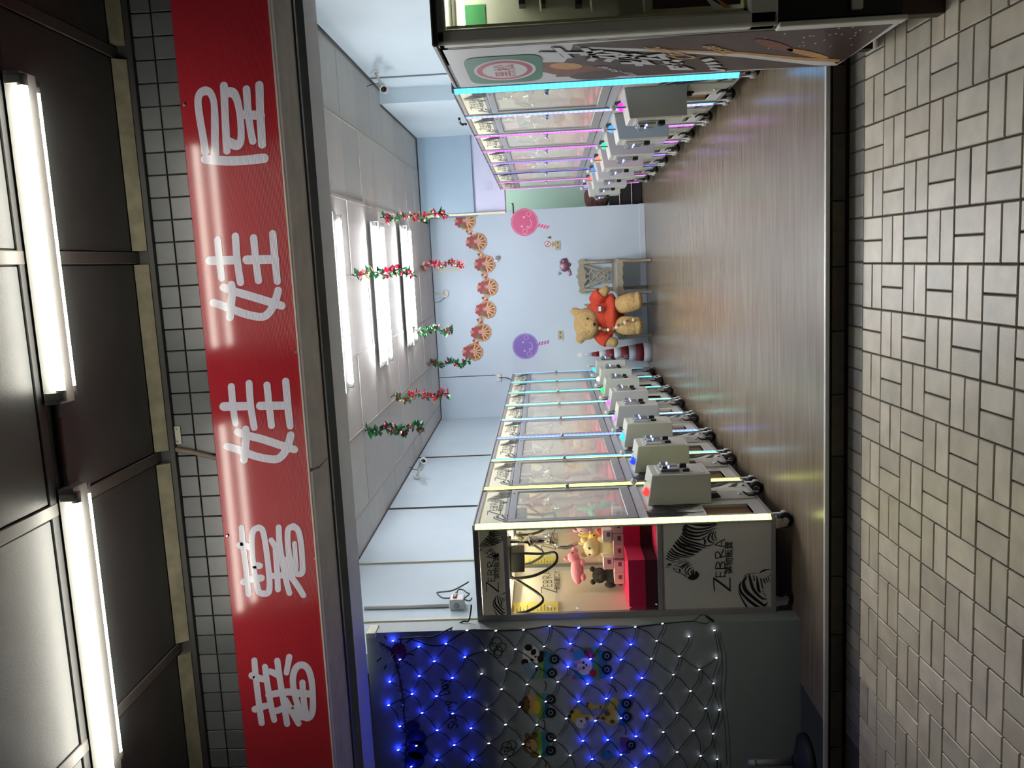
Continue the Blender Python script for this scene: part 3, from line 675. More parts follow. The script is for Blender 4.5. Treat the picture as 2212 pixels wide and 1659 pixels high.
def side_print(parent, plane):
    """plane(a, z): a = distance from the machine's front edge towards its back, drawn so that it reads left to right from outside"""
    D = lambda a, z, e=0: plane(a, z)
    def fnz(cx, cy):
        x, z = zp(cx, cy); return plane(-x, z)
    mb = MB()
    zart(mb, HEAD, fnz); zart(mb, ZEB, fnz); zart(mb, RUMP, fnz)
    vs, fs = text_geo(CN1, 1)
    # small line of characters under the letters
    a0, zz0 = zp(1128, 838); a1, zz1 = zp(1128, 345); Lw = max(v[0] for v in vs)
    sc = abs(a1-a0)/Lw
    mb.add([plane(-(a0+x*sc), zz0+y*sc) for x, y in vs], fs)
    mb.build('side_print', m_ink, parent)
    # the same artwork on the label above the glass
    mm = MB()
    def mq(px, py): p = onY(px, py, 4.625); return (p.x+1.457, p.z)
    def fh(cx, cy):   # head at the right end of the label
        px = 1036+(cx-150)/6.9125*.60; py = 1142+(cy-60)/6.9125*.50; x, z = mq(px, py); return plane(-x, z)
    def ft(cx, cy):
        px = 1050+(cx-850)/6.9125*.74; py = 1280+(cy-1094)/6.9125*.76; x, z = mq(px, py); return plane(-x, z)
    def fr(cx, cy):
        px = 1064+(cx-1225)/6.9125*.44; py = 1330+(cy-1364)/6.9125*.56; x, z = mq(px, py); return plane(-x, z)
    zart(mm, HEAD, fh); zart(mm, ZEB, ft); zart(mm, RUMP, fr)
    a0, z0 = mq(1079, 1252); a1, z1 = mq(1079, 1200); sc = abs(a1-a0)/Lw
    mm.add([plane(-(a0+x*sc), z0+y*sc) for x, y in vs], fs)
    mm.build('label_print', m_ink, parent)

def claw_proto():
    t = thing('claw_machine', 'proto', 'claw machine')
    W, D = MW, MD
    # lower cabinet
    fr = MB()
    fr.box(-D, .012, MH0, -.03, W-.012, .735)
    cab = fr.build('cabinet', m_mwhite, t, bevel=.004)
    # frame: four corner posts, rails
    po = MB()
    for y0 in (0, W-.03):
        for x0 in (-D, -.034):
            if x0 < -.1: po.box(x0, y0, MH0, x0+.034, y0+.03, MH1)
            elif y0 == 0: po.prism([(-.034,0,MH0),(-.02,0,MH0),(0,.02,MH0),(0,.03,MH0),(-.034,.03,MH0)], (0,0,MH1-MH0))
            else: po.prism([(-.034,W-.03,MH0),(0,W-.03,MH0),(0,W-.02,MH0),(-.02,W,MH0),(-.034,W,MH0)], (0,0,MH1-MH0))
    for z0 in (MH0, .735, 1.60, MH1-.028):
        h = .026
        for y0 in (.002, W-.026):
            po.box(-D+.03, y0, z0, -.03, y0+.024, z0+h)
        po.box(-D+.004, .026, z0, -D+.028, W-.026, z0+h)
        if z0 != .735: po.box(-.03, .03, z0, -.008, W-.03, z0+h)
    po.box(-D, 0, MH1-.004, 0, W, MH1+.004)
    po.build('frame', m_alu, t, bevel=.002)
    # front panel with the prize opening cut out (viewer's left) : built as strips round it
    pn = MB(); X1 = -.012; X0 = -.03
    oy0, oy1, oz0, oz1 = .085, .265, .20, .465
    pn.box(X0, .03, MH0+.02, X1, oy0, .845).box(X0, oy1, MH0+.02, X1, W-.03, .845).box(X0, oy0, MH0+.02, X1, oy1, oz0).box(X0, oy0, oz1, X1, oy1, .845)
    pn.build('front_panel', m_mwhite, t)
    op = MB(); op.box(-.0295, oy0, oz0, -.0285, oy1, oz1, 0)
    op.add([(X1,oy0,oz0),(X1,oy1,oz0),(-.0285,oy1,oz0),(-.0285,oy0,oz0),(X1,oy0,oz1),(X1,oy1,oz1),(-.0285,oy1,oz1),(-.0285,oy0,oz1)], [(0,1,2,3),(7,6,5,4),(0,3,7,4),(1,5,6,2)], 1)
    op.build('prize_opening', [m_cork, m_mwhite], t)
    rim = MB(); a = .008
    rim.box(X1-.002, oy0-a, oz0-a, X1+.004, oy0, oz1+a).box(X1-.002, oy1, oz0-a, X1+.004, oy1+a, oz1+a).box(X1-.002, oy0, oz0-a, X1+.004, oy1, oz0).box(X1-.002, oy0, oz1, X1+.004, oy1, oz1+a)
    rim.build('opening_rim', m_mwhite, t, bevel=.002)
    # zebra print on the front panel
    fp = lambda y, z: (X1+.003, y, z)
    zb_ = MB()
    f1 = lambda cx, cy: fp(.09+(cy-60)*APX*1.2*-1+.22, .85-(cx-140)*APX*1.25)
    zart(zb_, HEAD[:15], lambda cx, cy: fp(max(.032, .325-(cy-60)*APX*1.5), min(.84, .90-(cx-140)*APX*1.75)))
    st2 = [[(.62,.40,.012),(.66,.33,.03),(.69,.27,.022),(.725,.22,.006)],[(.60,.46,.012),(.645,.40,.03),(.70,.33,.03),(.73,.29,.012)],[(.605,.52,.012),(.66,.46,.03),(.735,.39,.03)],[(.62,.57,.01),(.68,.53,.028),(.735,.48,.03)],[(.63,.22,.022),(.66,.185,.018)],[(.67,.20,.014),(.70,.165,.012)],[(.645,.135,.02),(.655,.128,.02)]]
    for s_ in st2: zb_.stroke([(a, b, w*1.35) for a, b, w in s_], fp, k=5)
    zb_.build('front_print', m_ink, t, kind='stuff')
    # coin door with hinge, keyhole and latch
    cdr = MB(); cdr.box(X1, .36, .13, X1+.010, .60, .385)
    dr = cdr.build('coin_door', m_boxgrey, t, bevel=.003)
    MB().lathe((X1+.008, .44, .205), (1,0,0), [(.014,0),(.014,.006),(.009,.01)], 12).build('keyhole', m_chrome, dr)
    MB().box(X1+.006, .37, .345, X1+.04, .43, .40).box(X1+.006, .385, .33, X1+.022, .42, .35).build('hinge', m_dkmetal, dr, bevel=.004)
    MB().box(X1+.006, .385, .125, X1+.022, .43, .165).tube([(X1+.014,.395,.165),(X1+.03,.40,.19),(X1+.03,.425,.19),(X1+.014,.425,.165)], .005, 6).box(X1+.012,.39,.10,X1+.034,.425,.135).build('padlock', m_dkmetal, dr, bevel=.003)
    # control box hung on the front
    bx = .168; y0, y1, zb0, zt0 = .296, .58, .40, .775
    cb = MB(); cb.hexa([(X1, y0, zb0), (bx, y0+.012, zb0), (bx, y1-.012, zb0), (X1, y1, zb0), (X1, y0, zt0), (bx, y0+.012, zt0-.03), (bx, y1-.012, zt0-.03), (X1, y1, zt0)])
    box = cb.build('control_box', m_boxgrey, t, bevel=.006, seg=2)
    MB().box(bx-.002, y0+.03, zb0+.03, bx+.003, y1-.03, zt0-.07).build('box_door', m_boxgrey, box, bevel=.002)
    for k in range(2):
        yy = .345+k*.085
        c = MB(); c.box(bx, yy, .575, bx+.026, yy+.06, .69); c.box(bx+.02, yy+.012, .645, bx+.042, yy+.05, .68)
        cs = c.build('coin_slot', m_chrome, box, bevel=.005)
        c2 = MB(); c2.box(bx+.024, yy+.022, .60, bx+.03, yy+.036, .635); c2.box(bx+.02, yy+.01, .54, bx+.034, yy+.05, .576)
        # dark return flap under each slot
    MB().box(bx, .36, .515, bx+.02, .395, .555).build('return_flap', m_dkmetal, box, bevel=.004)
    MB().box(bx, .45, .52, bx+.03, .475, .56).build('return_lever', m_dkmetal, box, bevel=.004)
    MB().ball((bx+.03, .40, .635), .006, 8, 6).ball((bx+.03, .485, .635), .006, 8, 6).build('slot_light', EM('slot light', (120,140,255), 6), box)
    # joystick and button on the box top
    MB().cyl((.085,.50,zt0-.02), (.085,.50,zt0+.045), .006, 8).ball((.085,.50,zt0+.06), .02, 12, 8, 1).build('joystick', [m_chrome, m_cover], box)
    # window door
    dz0, dz1, dy0, dy1 = .855, 1.597, .065, .735
    gy0, gy1, gz0_, gz1_ = .115, .68, .912, 1.555
    dd = MB(); xa, xb2 = -.022, -.004
    dd.box(xa, dy0, dz0, xb2, gy0, dz1).box(xa, gy1, dz0, xb2, dy1, dz1).box(xa, gy0, dz0, xb2, gy1, gz0_).box(xa, gy0, gz1_, xb2, gy1, dz1)
    door = dd.build('door', m_alu, t, bevel=.002)
    MB().box(-.014, gy0, gz0_, -.010, gy1, gz1_).build('pane', GLASS('hazed pane', haze=.24), door)  # whitish share in the glass stands in for reflections of the opposite row
    MB().lathe((-.004, .70, 1.24), (1,0,0), [(.013,0),(.013,.03),(.009,.034)], 12).box(-.004, .668, 1.225, .012, .70, 1.255).build('lock', m_chrome, door)
    MB().lathe((-.004, .64, 1.578), (1,0,0), [(.006,0),(.006,.002)], 8).build('keyhole', m_ink, door)
    # lower rail below the door
    MB().hexa([(-.03,.03,.80),(.0,.03,.80),(.0,W-.03,.80),(-.03,W-.03,.80),(-.03,.03,.85),(-.012,.03,.85),(-.012,W-.03,.85),(-.03,W-.03,.85)]).build('sill', m_alu, t, bevel=.002)
    # label box above
    lb = MB().box(-.03, .055, 1.622, -.008, W-.055, 1.752).build('label_panel', m_label, t)
    lp = MB(); fl_ = lambda y, z: (-.0065, y, z)
    sc = .80*.00257/6.9125*1.05
    zart(lp, ZEB, lambda cx, cy: fl_(.36-(cy-745)*sc*1.35, 1.70-(cx-930)*sc))
    zart(lp, HEAD, lambda cx, cy: fl_(.700-(cy-60)*sc*.95, 1.748-(cx-130)*sc*.86), k=2)
    zart(lp, RUMP, lambda cx, cy: fl_(.065+(1366-cy)*sc*1.0, 1.685-(cx-1225)*sc*.95), k=2)
    vs, fs = text_geo(CN2, .032)
    lp.add([fl_(.285+a*1.0, 1.638+b) for a, b in vs], fs)
    lp.build('label_print', m_ink, t)
    # side glass, back wall, top tube, deck
    for y0 in (.010, W-.014): MB().box(-D+.034, y0, .76, -.034, y0+.004, 1.60).build('side_glass', m_glass, t)
    for y0 in (.008, W-.016): MB().box(-D+.034, y0, 1.626, -.034, y0+.008, MH1-.03).build('side_label', m_label, t)
    MB().box(-D, .026, .735, -D+.012, W-.026, 1.77).build('back_board', m_inner, t)
    MB().box(-D+.012, .03, 1.765, -.03, W-.03, 1.775).build('roof_board', m_inner, t)
    tb = MB().box(-D+.02, .10, 1.735, -D+.06, W-.10, 1.765).build('tube_housing', m_white, t)
    MB().cyl((-D+.06,.10,1.728), (-D+.06,W-.10,1.728), .013, 8).build('tube', m_cabtube, tb)
    dk = MB(); dk.box(-D+.012, .26, .83, -.03, W-.02, .925).box(-D+.012, .02, .83, -.24, .26, .925).box(-.24, .02, .75, -.03, .26, .76)
    dk.build('felt_deck', m_felt, t)
    MB().box(-D+.016, .264, .762, -.034, W-.022, .83).box(-D+.016, .022, .762, -.244, .264, .83).build('felt_shade', M('felt shade maroon', (84,24,44), .8), t)  # dark maroon puts the shade on the lower felt into the colour
    MB().box(-.245, .022, .76, -.241, .262, 1.0).box(-.241, .258, .76, -.03, .262, 1.0).build('chute_guard', GLASS('clear acrylic', (240,236,238)), t)
    # back print inside
    ip = MB(); fb = lambda y, z: (-D+.0135, y, z)
    zart(ip, ZEB, lambda cx, cy: fb(.52-(cy-745)*sc*1.5, 1.40-(cx-930)*sc*1.25))
    vs, fs = text_geo(CN2, .045); ip.add([fb(.40+a, 1.315+b) for a, b in vs], fs)
    ip.build('inner_print', M('grey print', (70,64,58), .6), t)
    nt_ = MB().box(-D+.0135, .07, 1.33, -D+.0155, .22, 1.62).build('notice', m_yellow, t)
    nl = MB()
    for k in range(13): nl.box(-D+.0158, .085, 1.35+k*.02, -D+.0162, .085+.02+R0.random()*.09, 1.354+k*.02)
    nl.build('notice_print', M('notice ink', (120,104,50), .6), nt_)
    # overhead carriage and claw
    car = MB().box(-.40, .20, 1.60, -.20, .40, 1.655).box(-.36, .20, 1.52, -.24, .34, 1.60).build('carriage', m_dkmetal, t, bevel=.004)
    MB().box(-D+.03, .285, 1.66, -.03, .315, 1.69).box(-.315, .03, 1.69, -.285, W-.03, 1.715).build('carriage_rail', m_chrome, t)
    MB().lathe((-.20,.30,1.34), (0,0,1), [(.012,0),(.036,.01),(.036,.03),(.026,.035),(.026,.12),(.036,.125),(.036,.15),(.02,.155),(.012,.19),(.012,.26)], 14).build('claw_head', m_chrome, car)
    for k in range(3):
        a = k*2*PI/3+.4; c_, s_ = math.cos(a), math.sin(a); b = Vector((-.20,.30,1.35))
        MB().tube([b+Vector((c_*.025,s_*.025,0)), b+Vector((c_*.09,s_*.09,-.03)), b+Vector((c_*.10,s_*.10,-.09)), b+Vector((c_*.05,s_*.05,-.15))], .0075, 6).build('claw_prong', m_chrome, car)
    MB().tube(catmull([(-.26,.27,1.60),(-.27,.255,1.42),(-.25,.21,1.335),(-.31,.19,1.34),(-.37,.17,1.46),(-.385,.17,1.60)], 6), .0085, 8).build('cable_loop', m_cablem, car)
    MB().tube(catmull([(-.38,.19,1.60),(-.46,.13,1.45),(-.49,.07,1.42),(-.53,.04,1.50),(-.545,.04,1.58)], 6), .0085, 8).build('cable', m_cablem, car)
    # casters and levelling feet
    for (x, y) in ((-.055,.05),(-.055,W-.05),(-D+.055,.05),(-D+.055,W-.05)):
        cas = MB().box(x-.03, y-.03, .092, x+.03, y+.03, MH0+.002).hexa([(x-.02,y-.022,.03),(x+.02,y-.022,.03),(x+.02,y+.022,.03),(x-.02,y+.022,.03),(x-.03,y-.024,.095),(x+.03,y-.024,.095),(x+.03,y+.024,.095),(x-.03,y+.024,.095)]).build('caster', m_chrome, t)
        MB().lathe((x+.012, y-.018, .043), (0,1,0), [(.02,-.002),(.043,0),(.043,.036),(.02,.038)], 16).lathe((x+.012,y-.028,.043),(0,1,0),[(.018,0),(.018,.056)],10,1).build('wheel', [m_rubber, m_chrome], cas)
        if x > -.1: MB().lathe((x+.045, y+.012, .03), (0,0,1), [(.017,-.004),(.017,.028),(.008,.03),(.006,.085)], 12).build('levelling_foot', m_cover, t)
    return t
claw0 = claw_proto()
MB_led = MB().add([(-.022,-.004,.128),(.004,.022,.128),(.004,.022,MH1-.012),(-.022,-.004,MH1-.012),(-.012,.01,.128),(-.012,.01,MH1-.012)], [(0,1,2,3),(1,0,4),(3,2,5),(0,3,5,4),(1,4,5,2)])
def led_mesh(mirror):
    f = lambda x, y, z: (x, MW-y, z) if mirror else (x, y, z)
    pts = [(-.0225,-.0035,.128),(.0035,.0225,.128),(.0035,.0225,MH1-.01),(-.0225,-.0035,MH1-.01),(-.014,.014,.128),(-.014,.014,MH1-.01)]
    fs = [(0,1,2,3),(1,0,4),(3,2,5),(0,3,5,4),(1,4,5,2)]
    if mirror: fs = [tuple(reversed(q)) for q in fs]
    return MB().add([f(*p) for p in pts], fs)
def led_mat(name, c, s=1.0):
    """LED strip behind milky cover: a row of diodes shows as brighter spots"""
    if name in MATS: return MATS[name]
    m = bpy.data.materials.new(name); m.use_nodes = True; MATS[name] = m
    nt = m.node_tree; nt.nodes.remove(nt.nodes['Principled BSDF'])
    e = nt.nodes.new('ShaderNodeEmission'); e.inputs[0].default_value = (*[x*.94+.06 for x in lin(c)], 1)
    tc = nt.nodes.new('ShaderNodeTexCoord'); wv = nt.nodes.new('ShaderNodeTexWave'); wv.bands_direction = 'Z'; wv.inputs['Scale'].default_value = 9.2
    nt.links.new(tc.outputs['Object'], wv.inputs[0])
    mr = nt.nodes.new('ShaderNodeMapRange'); mr.inputs[3].default_value = LED_E*s*.95; mr.inputs[4].default_value = LED_E*s*1.3
    nt.links.new(wv.outputs[1], mr.inputs[0]); nt.links.new(mr.outputs[0], e.inputs[1])
    nt.links.new(e.outputs[0], nt.nodes['Material Output'].inputs[0]); return m
BTN = MB().lathe((.06,.355,.765), (-.15,0,1), [(.026,0),(.028,.006),(.026,.02),(.016,.032),(.001,.036)], 16)
ORD = ['first', 'second', 'third', 'fourth', 'fifth', 'sixth', 'seventh', 'eighth']
LEDL = [(236,255,130),(244,255,110),(90,190,255),(110,120,255),(130,255,240),(120,255,215),(60,225,255),(60,190,255)]
LEDR = [(20,170,255),(150,130,255),(214,70,255),(150,70,255),(96,80,255),(70,70,140),(240,90,255)]
BTL = [(255,60,60),(30,60,255),(40,200,255),(170,120,255),(220,90,255),(40,230,90),(255,250,210),(40,220,255)]
BTR = [(255,50,220),(60,140,255),(40,230,150),(255,120,70),(50,120,255),(255,80,90),(140,120,255)]
NML = ['yellow green','yellow','sky blue','violet blue','pale aqua','mint','cyan','blue cyan']
NMR = ['azure blue','pale violet','magenta','purple','blue violet','unlit','pink']
led_n, led_f = led_mesh(False).mesh('led_strip', m_ink), led_mesh(True).mesh('led_strip', m_ink)
btn_me = BTN.mesh('start_button', m_ink)
ANGL, ANGR = -.0085, PI+.0232
machines = {'L': [], 'R': []}
def place(side, i):
    col = (LEDL if side == 'L' else LEDR)[i]
    o = claw0 if (side, i) == ('L', 0) else copy_tree(claw0)
    if side == 'L':
        y = 4.63+.768*i; o.location = (-1.46+.0085*.768*i, y, 0); o.rotation_euler = (0, 0, ANGL)
        lab = 'zebra claw machine with %s light strip, %s of the left row from the street' % (NML[i], ORD[i])
    else:
        y = 5.15+.772*(i+1); o.location = (.99-.0232*(y-5.15), y, .028); o.rotation_euler = (0, 0, ANGR)
        lab = 'zebra claw machine with %s light strip, %s of the right row from the street' % (NMR[i], ORD[i])
    tag(o, lab[:], 'claw machine', 'claw machines along the %s wall' % ('left' if side == 'L' else 'right'))
    s = .04 if (side, i) == ('R', 5) else (1.25 if i == 0 else 1.0)
    lm = led_mat('led %s %d' % (side, i), col, s)
    for me in (led_n, led_f):
        m2 = me.copy(); m2.materials[0] = lm
        ob('led_strip', m2, o)
    bm_ = (BTL if side == 'L' else BTR)[i]
    m3 = btn_me.copy(); m3.materials[0] = M('button %s %d' % (side, i), bm_, .3, emit=bm_, es=1.4)
    ob('start_button', m3, o)
    machines[side].append(o)
    return o
for i in range(1, 8): place('L', i)
for i in range(7): place('R', i)
place('L', 0); machines['L'].insert(0, machines['L'].pop())
side_print(claw0, lambda a, z: (-a, .0085, z) if z < .75 else (-a, .006, z))
rb = machines['R'][0]
def rplane(a, z): return (-MD+a, MW-.0085 if z < .75 else MW-.006, z)
side_print(rb, lambda a, z: rplane(a, z))
# the far right machines of each row keep the light colour of the lamp behind their label
# ================================================================ LIGHT NET AND WALL DECALS ON THE FRONT LEFT PANEL
NY = 4.53
def npos(cx, cy, off=.0): return onY(780+cx/2.765, 1320+cy/2.765, NY-off)
BL = [(190,178),(345,213),(507,195),(232,290),(437,300),(620,275),(348,388),(545,400),(172,422),(305,495),(450,508),(647,515),(165,562),(365,608),(547,612),(232,688),(455,712),(657,700),(222,830),(330,805),(557,800),(453,890),(665,888),(300,930),(1127,90),(1300,100),(1480,108),(1250,195),(1432,198),(1612,200),(1370,287),(1553,290),(1235,333),(1497,398),(1352,435),(1677,400),(1300,540),(1465,523),(1610,505),(1400,655),(1553,640),(1708,625),(1325,775),(1473,770),(1642,748),(1380,885),(1553,858),(1720,850),(1640,935)]
WH = [(633,115),(805,118),(970,112),(1638,95),(1800,75),(2110,115),(745,235),(922,228),(1093,212),(1765,178),(1958,152),(868,345),(1047,330),(1733,285),(1900,270),(2122,280),(720,375),(838,467),(992,438),(1175,423),(1865,380),(2020,350),(2105,432),(752,587),(947,573),(1103,540),(1792,492),(1967,478),(863,678),(1050,680),(1225,642),(1888,608),(2057,582),(2140,590),(763,790),(967,795),(1157,772),(1805,722),(1985,715),(2103,732),(862,885),(1068,868),(1248,862),(1888,842),(2028,865),(2127,885)]
EXTRA = [(560,1000),(380,990),(770,990),(960,980),(1150,970),(1290,975),(1470,975),(1800,960),(1960,975),(2090,990)]
net = thing('light_net', 'net of blue and white lights over the panel left of the nearest machine', 'light net', npos(1100, 500))
nb = Vector(net.location)
em_b, em_w = EM('blue bulb', (40,60,255), BULB_B), EM('white bulb', (236,240,255), BULB_W)
bm_b = MB().lathe((0,0,0), (0,-.5,1), [(.0008,-.006),(.0022,-.005),(.0026,.0),(.0018,.005),(.0004,.007)], 8).mesh('bulb', em_b)
bm_w = MB().lathe((0,0,0), (0,-.5,1), [(.0008,-.006),(.0022,-.005),(.0026,.0),(.0018,.005),(.0004,.007)], 8).mesh('bulb', em_w)
for me, lst, lb_ in ((bm_b, BL, 'blue bulb'), (bm_w, WH, 'white bulb')):
    for c in lst:
        p = npos(*c, off=.015); ob('bulb', me, net, p-nb, label=lb_)
wire = MB(); allb = BL+WH+EXTRA
def wireline(a, b, sag=.012):
    pa, pb = npos(*a, off=.012), npos(*b, off=.012); m_ = (pa+pb)/2+Vector((R0.uniform(-.012,.012), 0, -sag+R0.uniform(-.008,.008)))
    pts = catmull([tuple(pa-nb), tuple(pa.lerp(m_,.6)-nb+Vector((0,0,-.004))), tuple(m_-nb), tuple(pb-nb)], 4)
    wire.tube(pts, .0021, 5)
for a in allb:
    for sx in (-1, 1):
        best = None
        for b in allb:
            dx, dy = b[0]-a[0], b[1]-a[1]
            if b is a or not (35 < dy < 165) or not (20 < dx*sx < 165): continue
            sc_ = (dx-sx*85)**2+(dy-98)**2
            if best is None or sc_ < best[0]: best = (sc_, b)
        if best and best[0] < 5200: wireline(a, best[1])
edge = [(290,165),(420,205),(507,195),(633,115),(805,118),(970,112),(1127,90),(1300,100),(1480,108),(1638,95),(1800,75),(1985,60)]
wire.tube(catmull([tuple(npos(x,y,.007)-nb) for x, y in edge], 4), .0032, 6)
wire.tube(catmull([tuple(npos(x,y,.014)-nb) for x, y in [(1985,60),(2040,22),(2080,50),(2060,75),(1985,60)]], 4), .0022, 6)
wire.tube(catmull([tuple(npos(x,y,.014)-nb) for x, y in [(2110,115),(2135,280),(2100,420),(2140,590),(2100,735),(2127,885),(2110,1000)]], 4), .0018, 5)
wire.tube(catmull([tuple(npos(x,y,.014)-nb) for x, y in [(2120,115),(2160,300),(2150,500),(2175,700),(2185,920)]], 4), .0018, 5)
wire.build('wire_net', m_dkcable, net, kind='stuff')
cn = MB().tube([tuple(npos(290,160,.016)-nb), tuple(npos(385,152,.016)-nb)], .007, 8).tube([tuple(npos(2060,30,.016)-nb), tuple(npos(2105,62,.016)-nb)], .008, 8)
cn.build('connector', m_dkcable, net)

# printed wall stickers: small trucks with animals
DCOL = {'blue':(70,150,190),'white':(226,226,220),'black':(24,24,24),'green':(120,170,60),'grey':(120,150,170),'yellow':(214,190,60),'brown':(110,84,50),'tan':(190,160,110),'red':(190,50,60),'purple':(110,70,120),'pink':(230,170,190),'teal':(60,130,170)}
dk_ = list(DCOL); dmats = [M('sticker '+k, DCOL[k], .6) for k in dk_]
def decal(name, label, items, links=()):
    o = MB(); lay = [0]
    def fn(cx, cy):
        p = npos(cx, cy, .0015+lay[0]*.0003); return p
    for it in items:
        lay[0] += 1; kind, colr = it[0], dk_.index(it[1])
        if kind == 'e': o.disc(it[2], it[3], it[4], it[5], fn, colr, 18, it[6] if len(it) > 6 else 0)
        elif kind == 'p': o.flat(it[2], fn, colr)
        elif kind == 's': o.stroke(it[2], fn, colr, k=4)
    me = o.build(name, dmats); tag(me, label, 'wall sticker', 'animal truck stickers under the light net'); return me
def wheels(x, y1, y2, r=30):
    out = []
    for y in (y1, y2):
        if y is None: continue
        out += [('e','black',x if not isinstance(x, tuple) else x[0], y, r, r),('e','grey',x if not isinstance(x, tuple) else x[0], y, r*.52, r*.52),('e','black',x if not isinstance(x, tuple) else x[0], y, r*.28, r*.28)]
    return out
decal('animal_sticker', 'truck sticker carrying a panda and a grey bear', [('p','teal',[(1085,235),(1140,250),(1145,400),(1075,405)]),('p','green',[(1065,240),(1092,240),(1085,405),(1058,405)]),
 ('e','white',1015,265,52,62,-.3),('e','black',1000,218,24,20),('e','black',978,305,22,20),('e','black',1030,245,16,20,.5),('e','black',1078,255,14,18),('e','black',1070,285,18,22),('e','black',1020,292,11,8),('e','black',1042,272,7,6),
 ('e','grey',1020,355,48,50),('e','black',1048,350,8,8),('e','grey',985,330,20,20)]+wheels(1155,288,None)+wheels(1140,None,370))
decal('animal_sticker', 'truck sticker carrying rabbits among red flags', [('p','blue',[(1268,235),(1410,210),(1425,410),(1275,408)]),('p','green',[(1390,225),(1412,215),(1422,410),(1398,410)]),('p','teal',[(1412,232),(1465,240),(1472,395),(1425,405)]),
 ('e','white',1335,330,46,52),('e','pink',1300,305,30,10),('e','pink',1302,345,30,10),('e','black',1328,308,7,8),('e','black',1330,338,7,8),('e','black',1345,322,5,7),('e','brown',1355,245,26,28),('e','red',1370,268,26,22),('e','red',1385,372,22,26),('p','red',[(1243,240),(1262,215),(1262,243)]),('p','red',[(1258,408),(1272,378),(1278,405)])]+wheels(1468,268,350))
decal('animal_sticker', 'truck sticker carrying a lion under a short black dash', [('p','teal',[(1078,490),(1120,490),(1125,640),(1085,640)]),('p','green',[(1052,490),(1082,490),(1086,640),(1056,640)]),('e','tan',1020,555,44,58),('e','brown',985,560,22,54),('e','black',958,560,16,22),('e','black',1005,540,5,6),('e','black',1005,572,5,6),('e','yellow',1050,575,22,40)]+wheels(1132,527,607))
decal('animal_sticker', 'truck sticker carrying a monkey at the lowest left', [('p','teal',[(1075,720),(1120,725),(1125,865),(1080,870)]),('p','green',[(1048,720),(1078,720),(1082,870),(1052,870)]),('e','brown',1010,800,46,52),('e','tan',1020,805,32,40),('e','brown',992,745,16,18),('e','brown',1040,740,16,18),('e','black',1005,785,5,6),('e','black',1010,815,5,6),('e','brown',1035,860,26,18)]+wheels(1132,755,833))
decal('animal_sticker', 'truck sticker carrying two giraffes', [('p','teal',[(1535,525),(1590,525),(1600,680),(1540,680)]),('e','yellow',1510,545,30,28),('e','yellow',1500,635,48,48),('s','yellow',[(1480,630,50),(1400,640,36),(1310,635,34)]),('s','yellow',[(1500,575,34),(1440,572,22),(1380,572,22)]),('e','yellow',1285,625,32,46),('e','white',1318,668,38,34),('e','yellow',1372,572,24,24),
 ('e','black',1258,602,10,10),('e','black',1245,630,10,10),('e','black',1352,552,6,6),('e','black',1350,566,6,6),('e','black',1315,658,6,6),('e','brown',1470,612,15,14),('e','brown',1445,640,12,10),('e','brown',1500,660,14,12),('e','brown',1350,642,10,10),('e','brown',1410,640,10,9),('e','brown',1430,572,8,7),('s','black',[(1338,640,3),(1350,665,4),(1330,690,3)])]+wheels(1585,552,632))
decal('animal_sticker', 'one wheeled purple truck sticker carrying a grey elephant', [('p','purple',[(1545,752),(1600,758),(1612,800),(1608,850),(1550,850)]),('e','grey',1470,780,36,40),('e','grey',1480,840,48,42),('e','teal',1470,860,34,30),('e','black',1478,842,5,5),('e','grey',1515,800,30,30),('s','grey',[(1510,850,22),(1540,870,18),(1560,905,14)])]+wheels(1612,800,None))
dsh = MB(); fnd = lambda cx, cy: npos(cx, cy, .0015)
tag(MB().stroke([(1160,240,5),(1190,225,5),(1228,228,5)], fnd).stroke([(1098,420,5),(1106,445,5),(1098,475,5)], fnd).stroke([(1480,435,5),(1510,455,5),(1527,485,5)], fnd).stroke([(1090,650,5),(1098,680,5),(1090,710,5)], fnd).stroke([(1557,672,5),(1582,700,5),(1580,738,5)], fnd).stroke([(1085,880,5),(1105,905,5),(1100,930,5)], fnd).build('sticker_dashes', dmats[2]), 'short curved black dashes linking the animal truck stickers', 'wall sticker')
# handwritten lettering, sun drawing, flower and cloud drawings
m_marker = M('black marker', (8,8,10), .7)
hw = MB()
w0 = onY(990, 1572, NY); w1 = onY(962, 1458, NY); ux = Vector((w1.x-w0.x, 0, w1.z-w0.z)); 
HW = {'S':[[(.8,.9),(.5,1.05),(.15,.85),(.4,.55),(.75,.3),(.45,0),(.05,.15)]],'u':[[(.1,.6),(.12,.1),(.4,0),(.65,.2),(.7,.6)],[(.7,.6),(.72,0),(.85,.05)]],'n':[[(.1,.6),(.12,0)],[(.12,.35),(.35,.6),(.6,.5),(.65,0)]],'y':[[(.1,.6),(.3,.15),(.45,.1)],[(.75,.65),(.4,-.1),(.15,-.5)]],'D':[[(.2,1.1),(.25,0)],[(.05,1.1),(.6,1.05),(.95,.6),(.8,.12),(.2,0)]],'a':[[(.7,.5),(.4,.62),(.12,.35),(.25,.02),(.55,.1),(.7,.5),(.72,.05),(.85,.0)]]}
adv = 0
LW_ = ux.length/8.3; un = ux.normalized(); vn = Vector((-un.z, 0, un.x))
for ch in 'Sunny Day':
    if ch == ' ': adv += .7; continue
    for s_ in HW[ch]:
        hw.stroke([(a+adv, b, .13) for a, b in s_], lambda a, b: w0+un*(a*LW_)+vn*(b*LW_*1.35)+Vector((0,-.0016,0)), k=4)
    adv += .95 if ch in 'SD' else .88
tag(hw.build('handwriting', m_marker, kind='stuff'), 'black handwritten words on the panel under the light net', 'writing')
sun = MB(); sun.disc(225, 245, 46, 58, fnd, 0, 24)
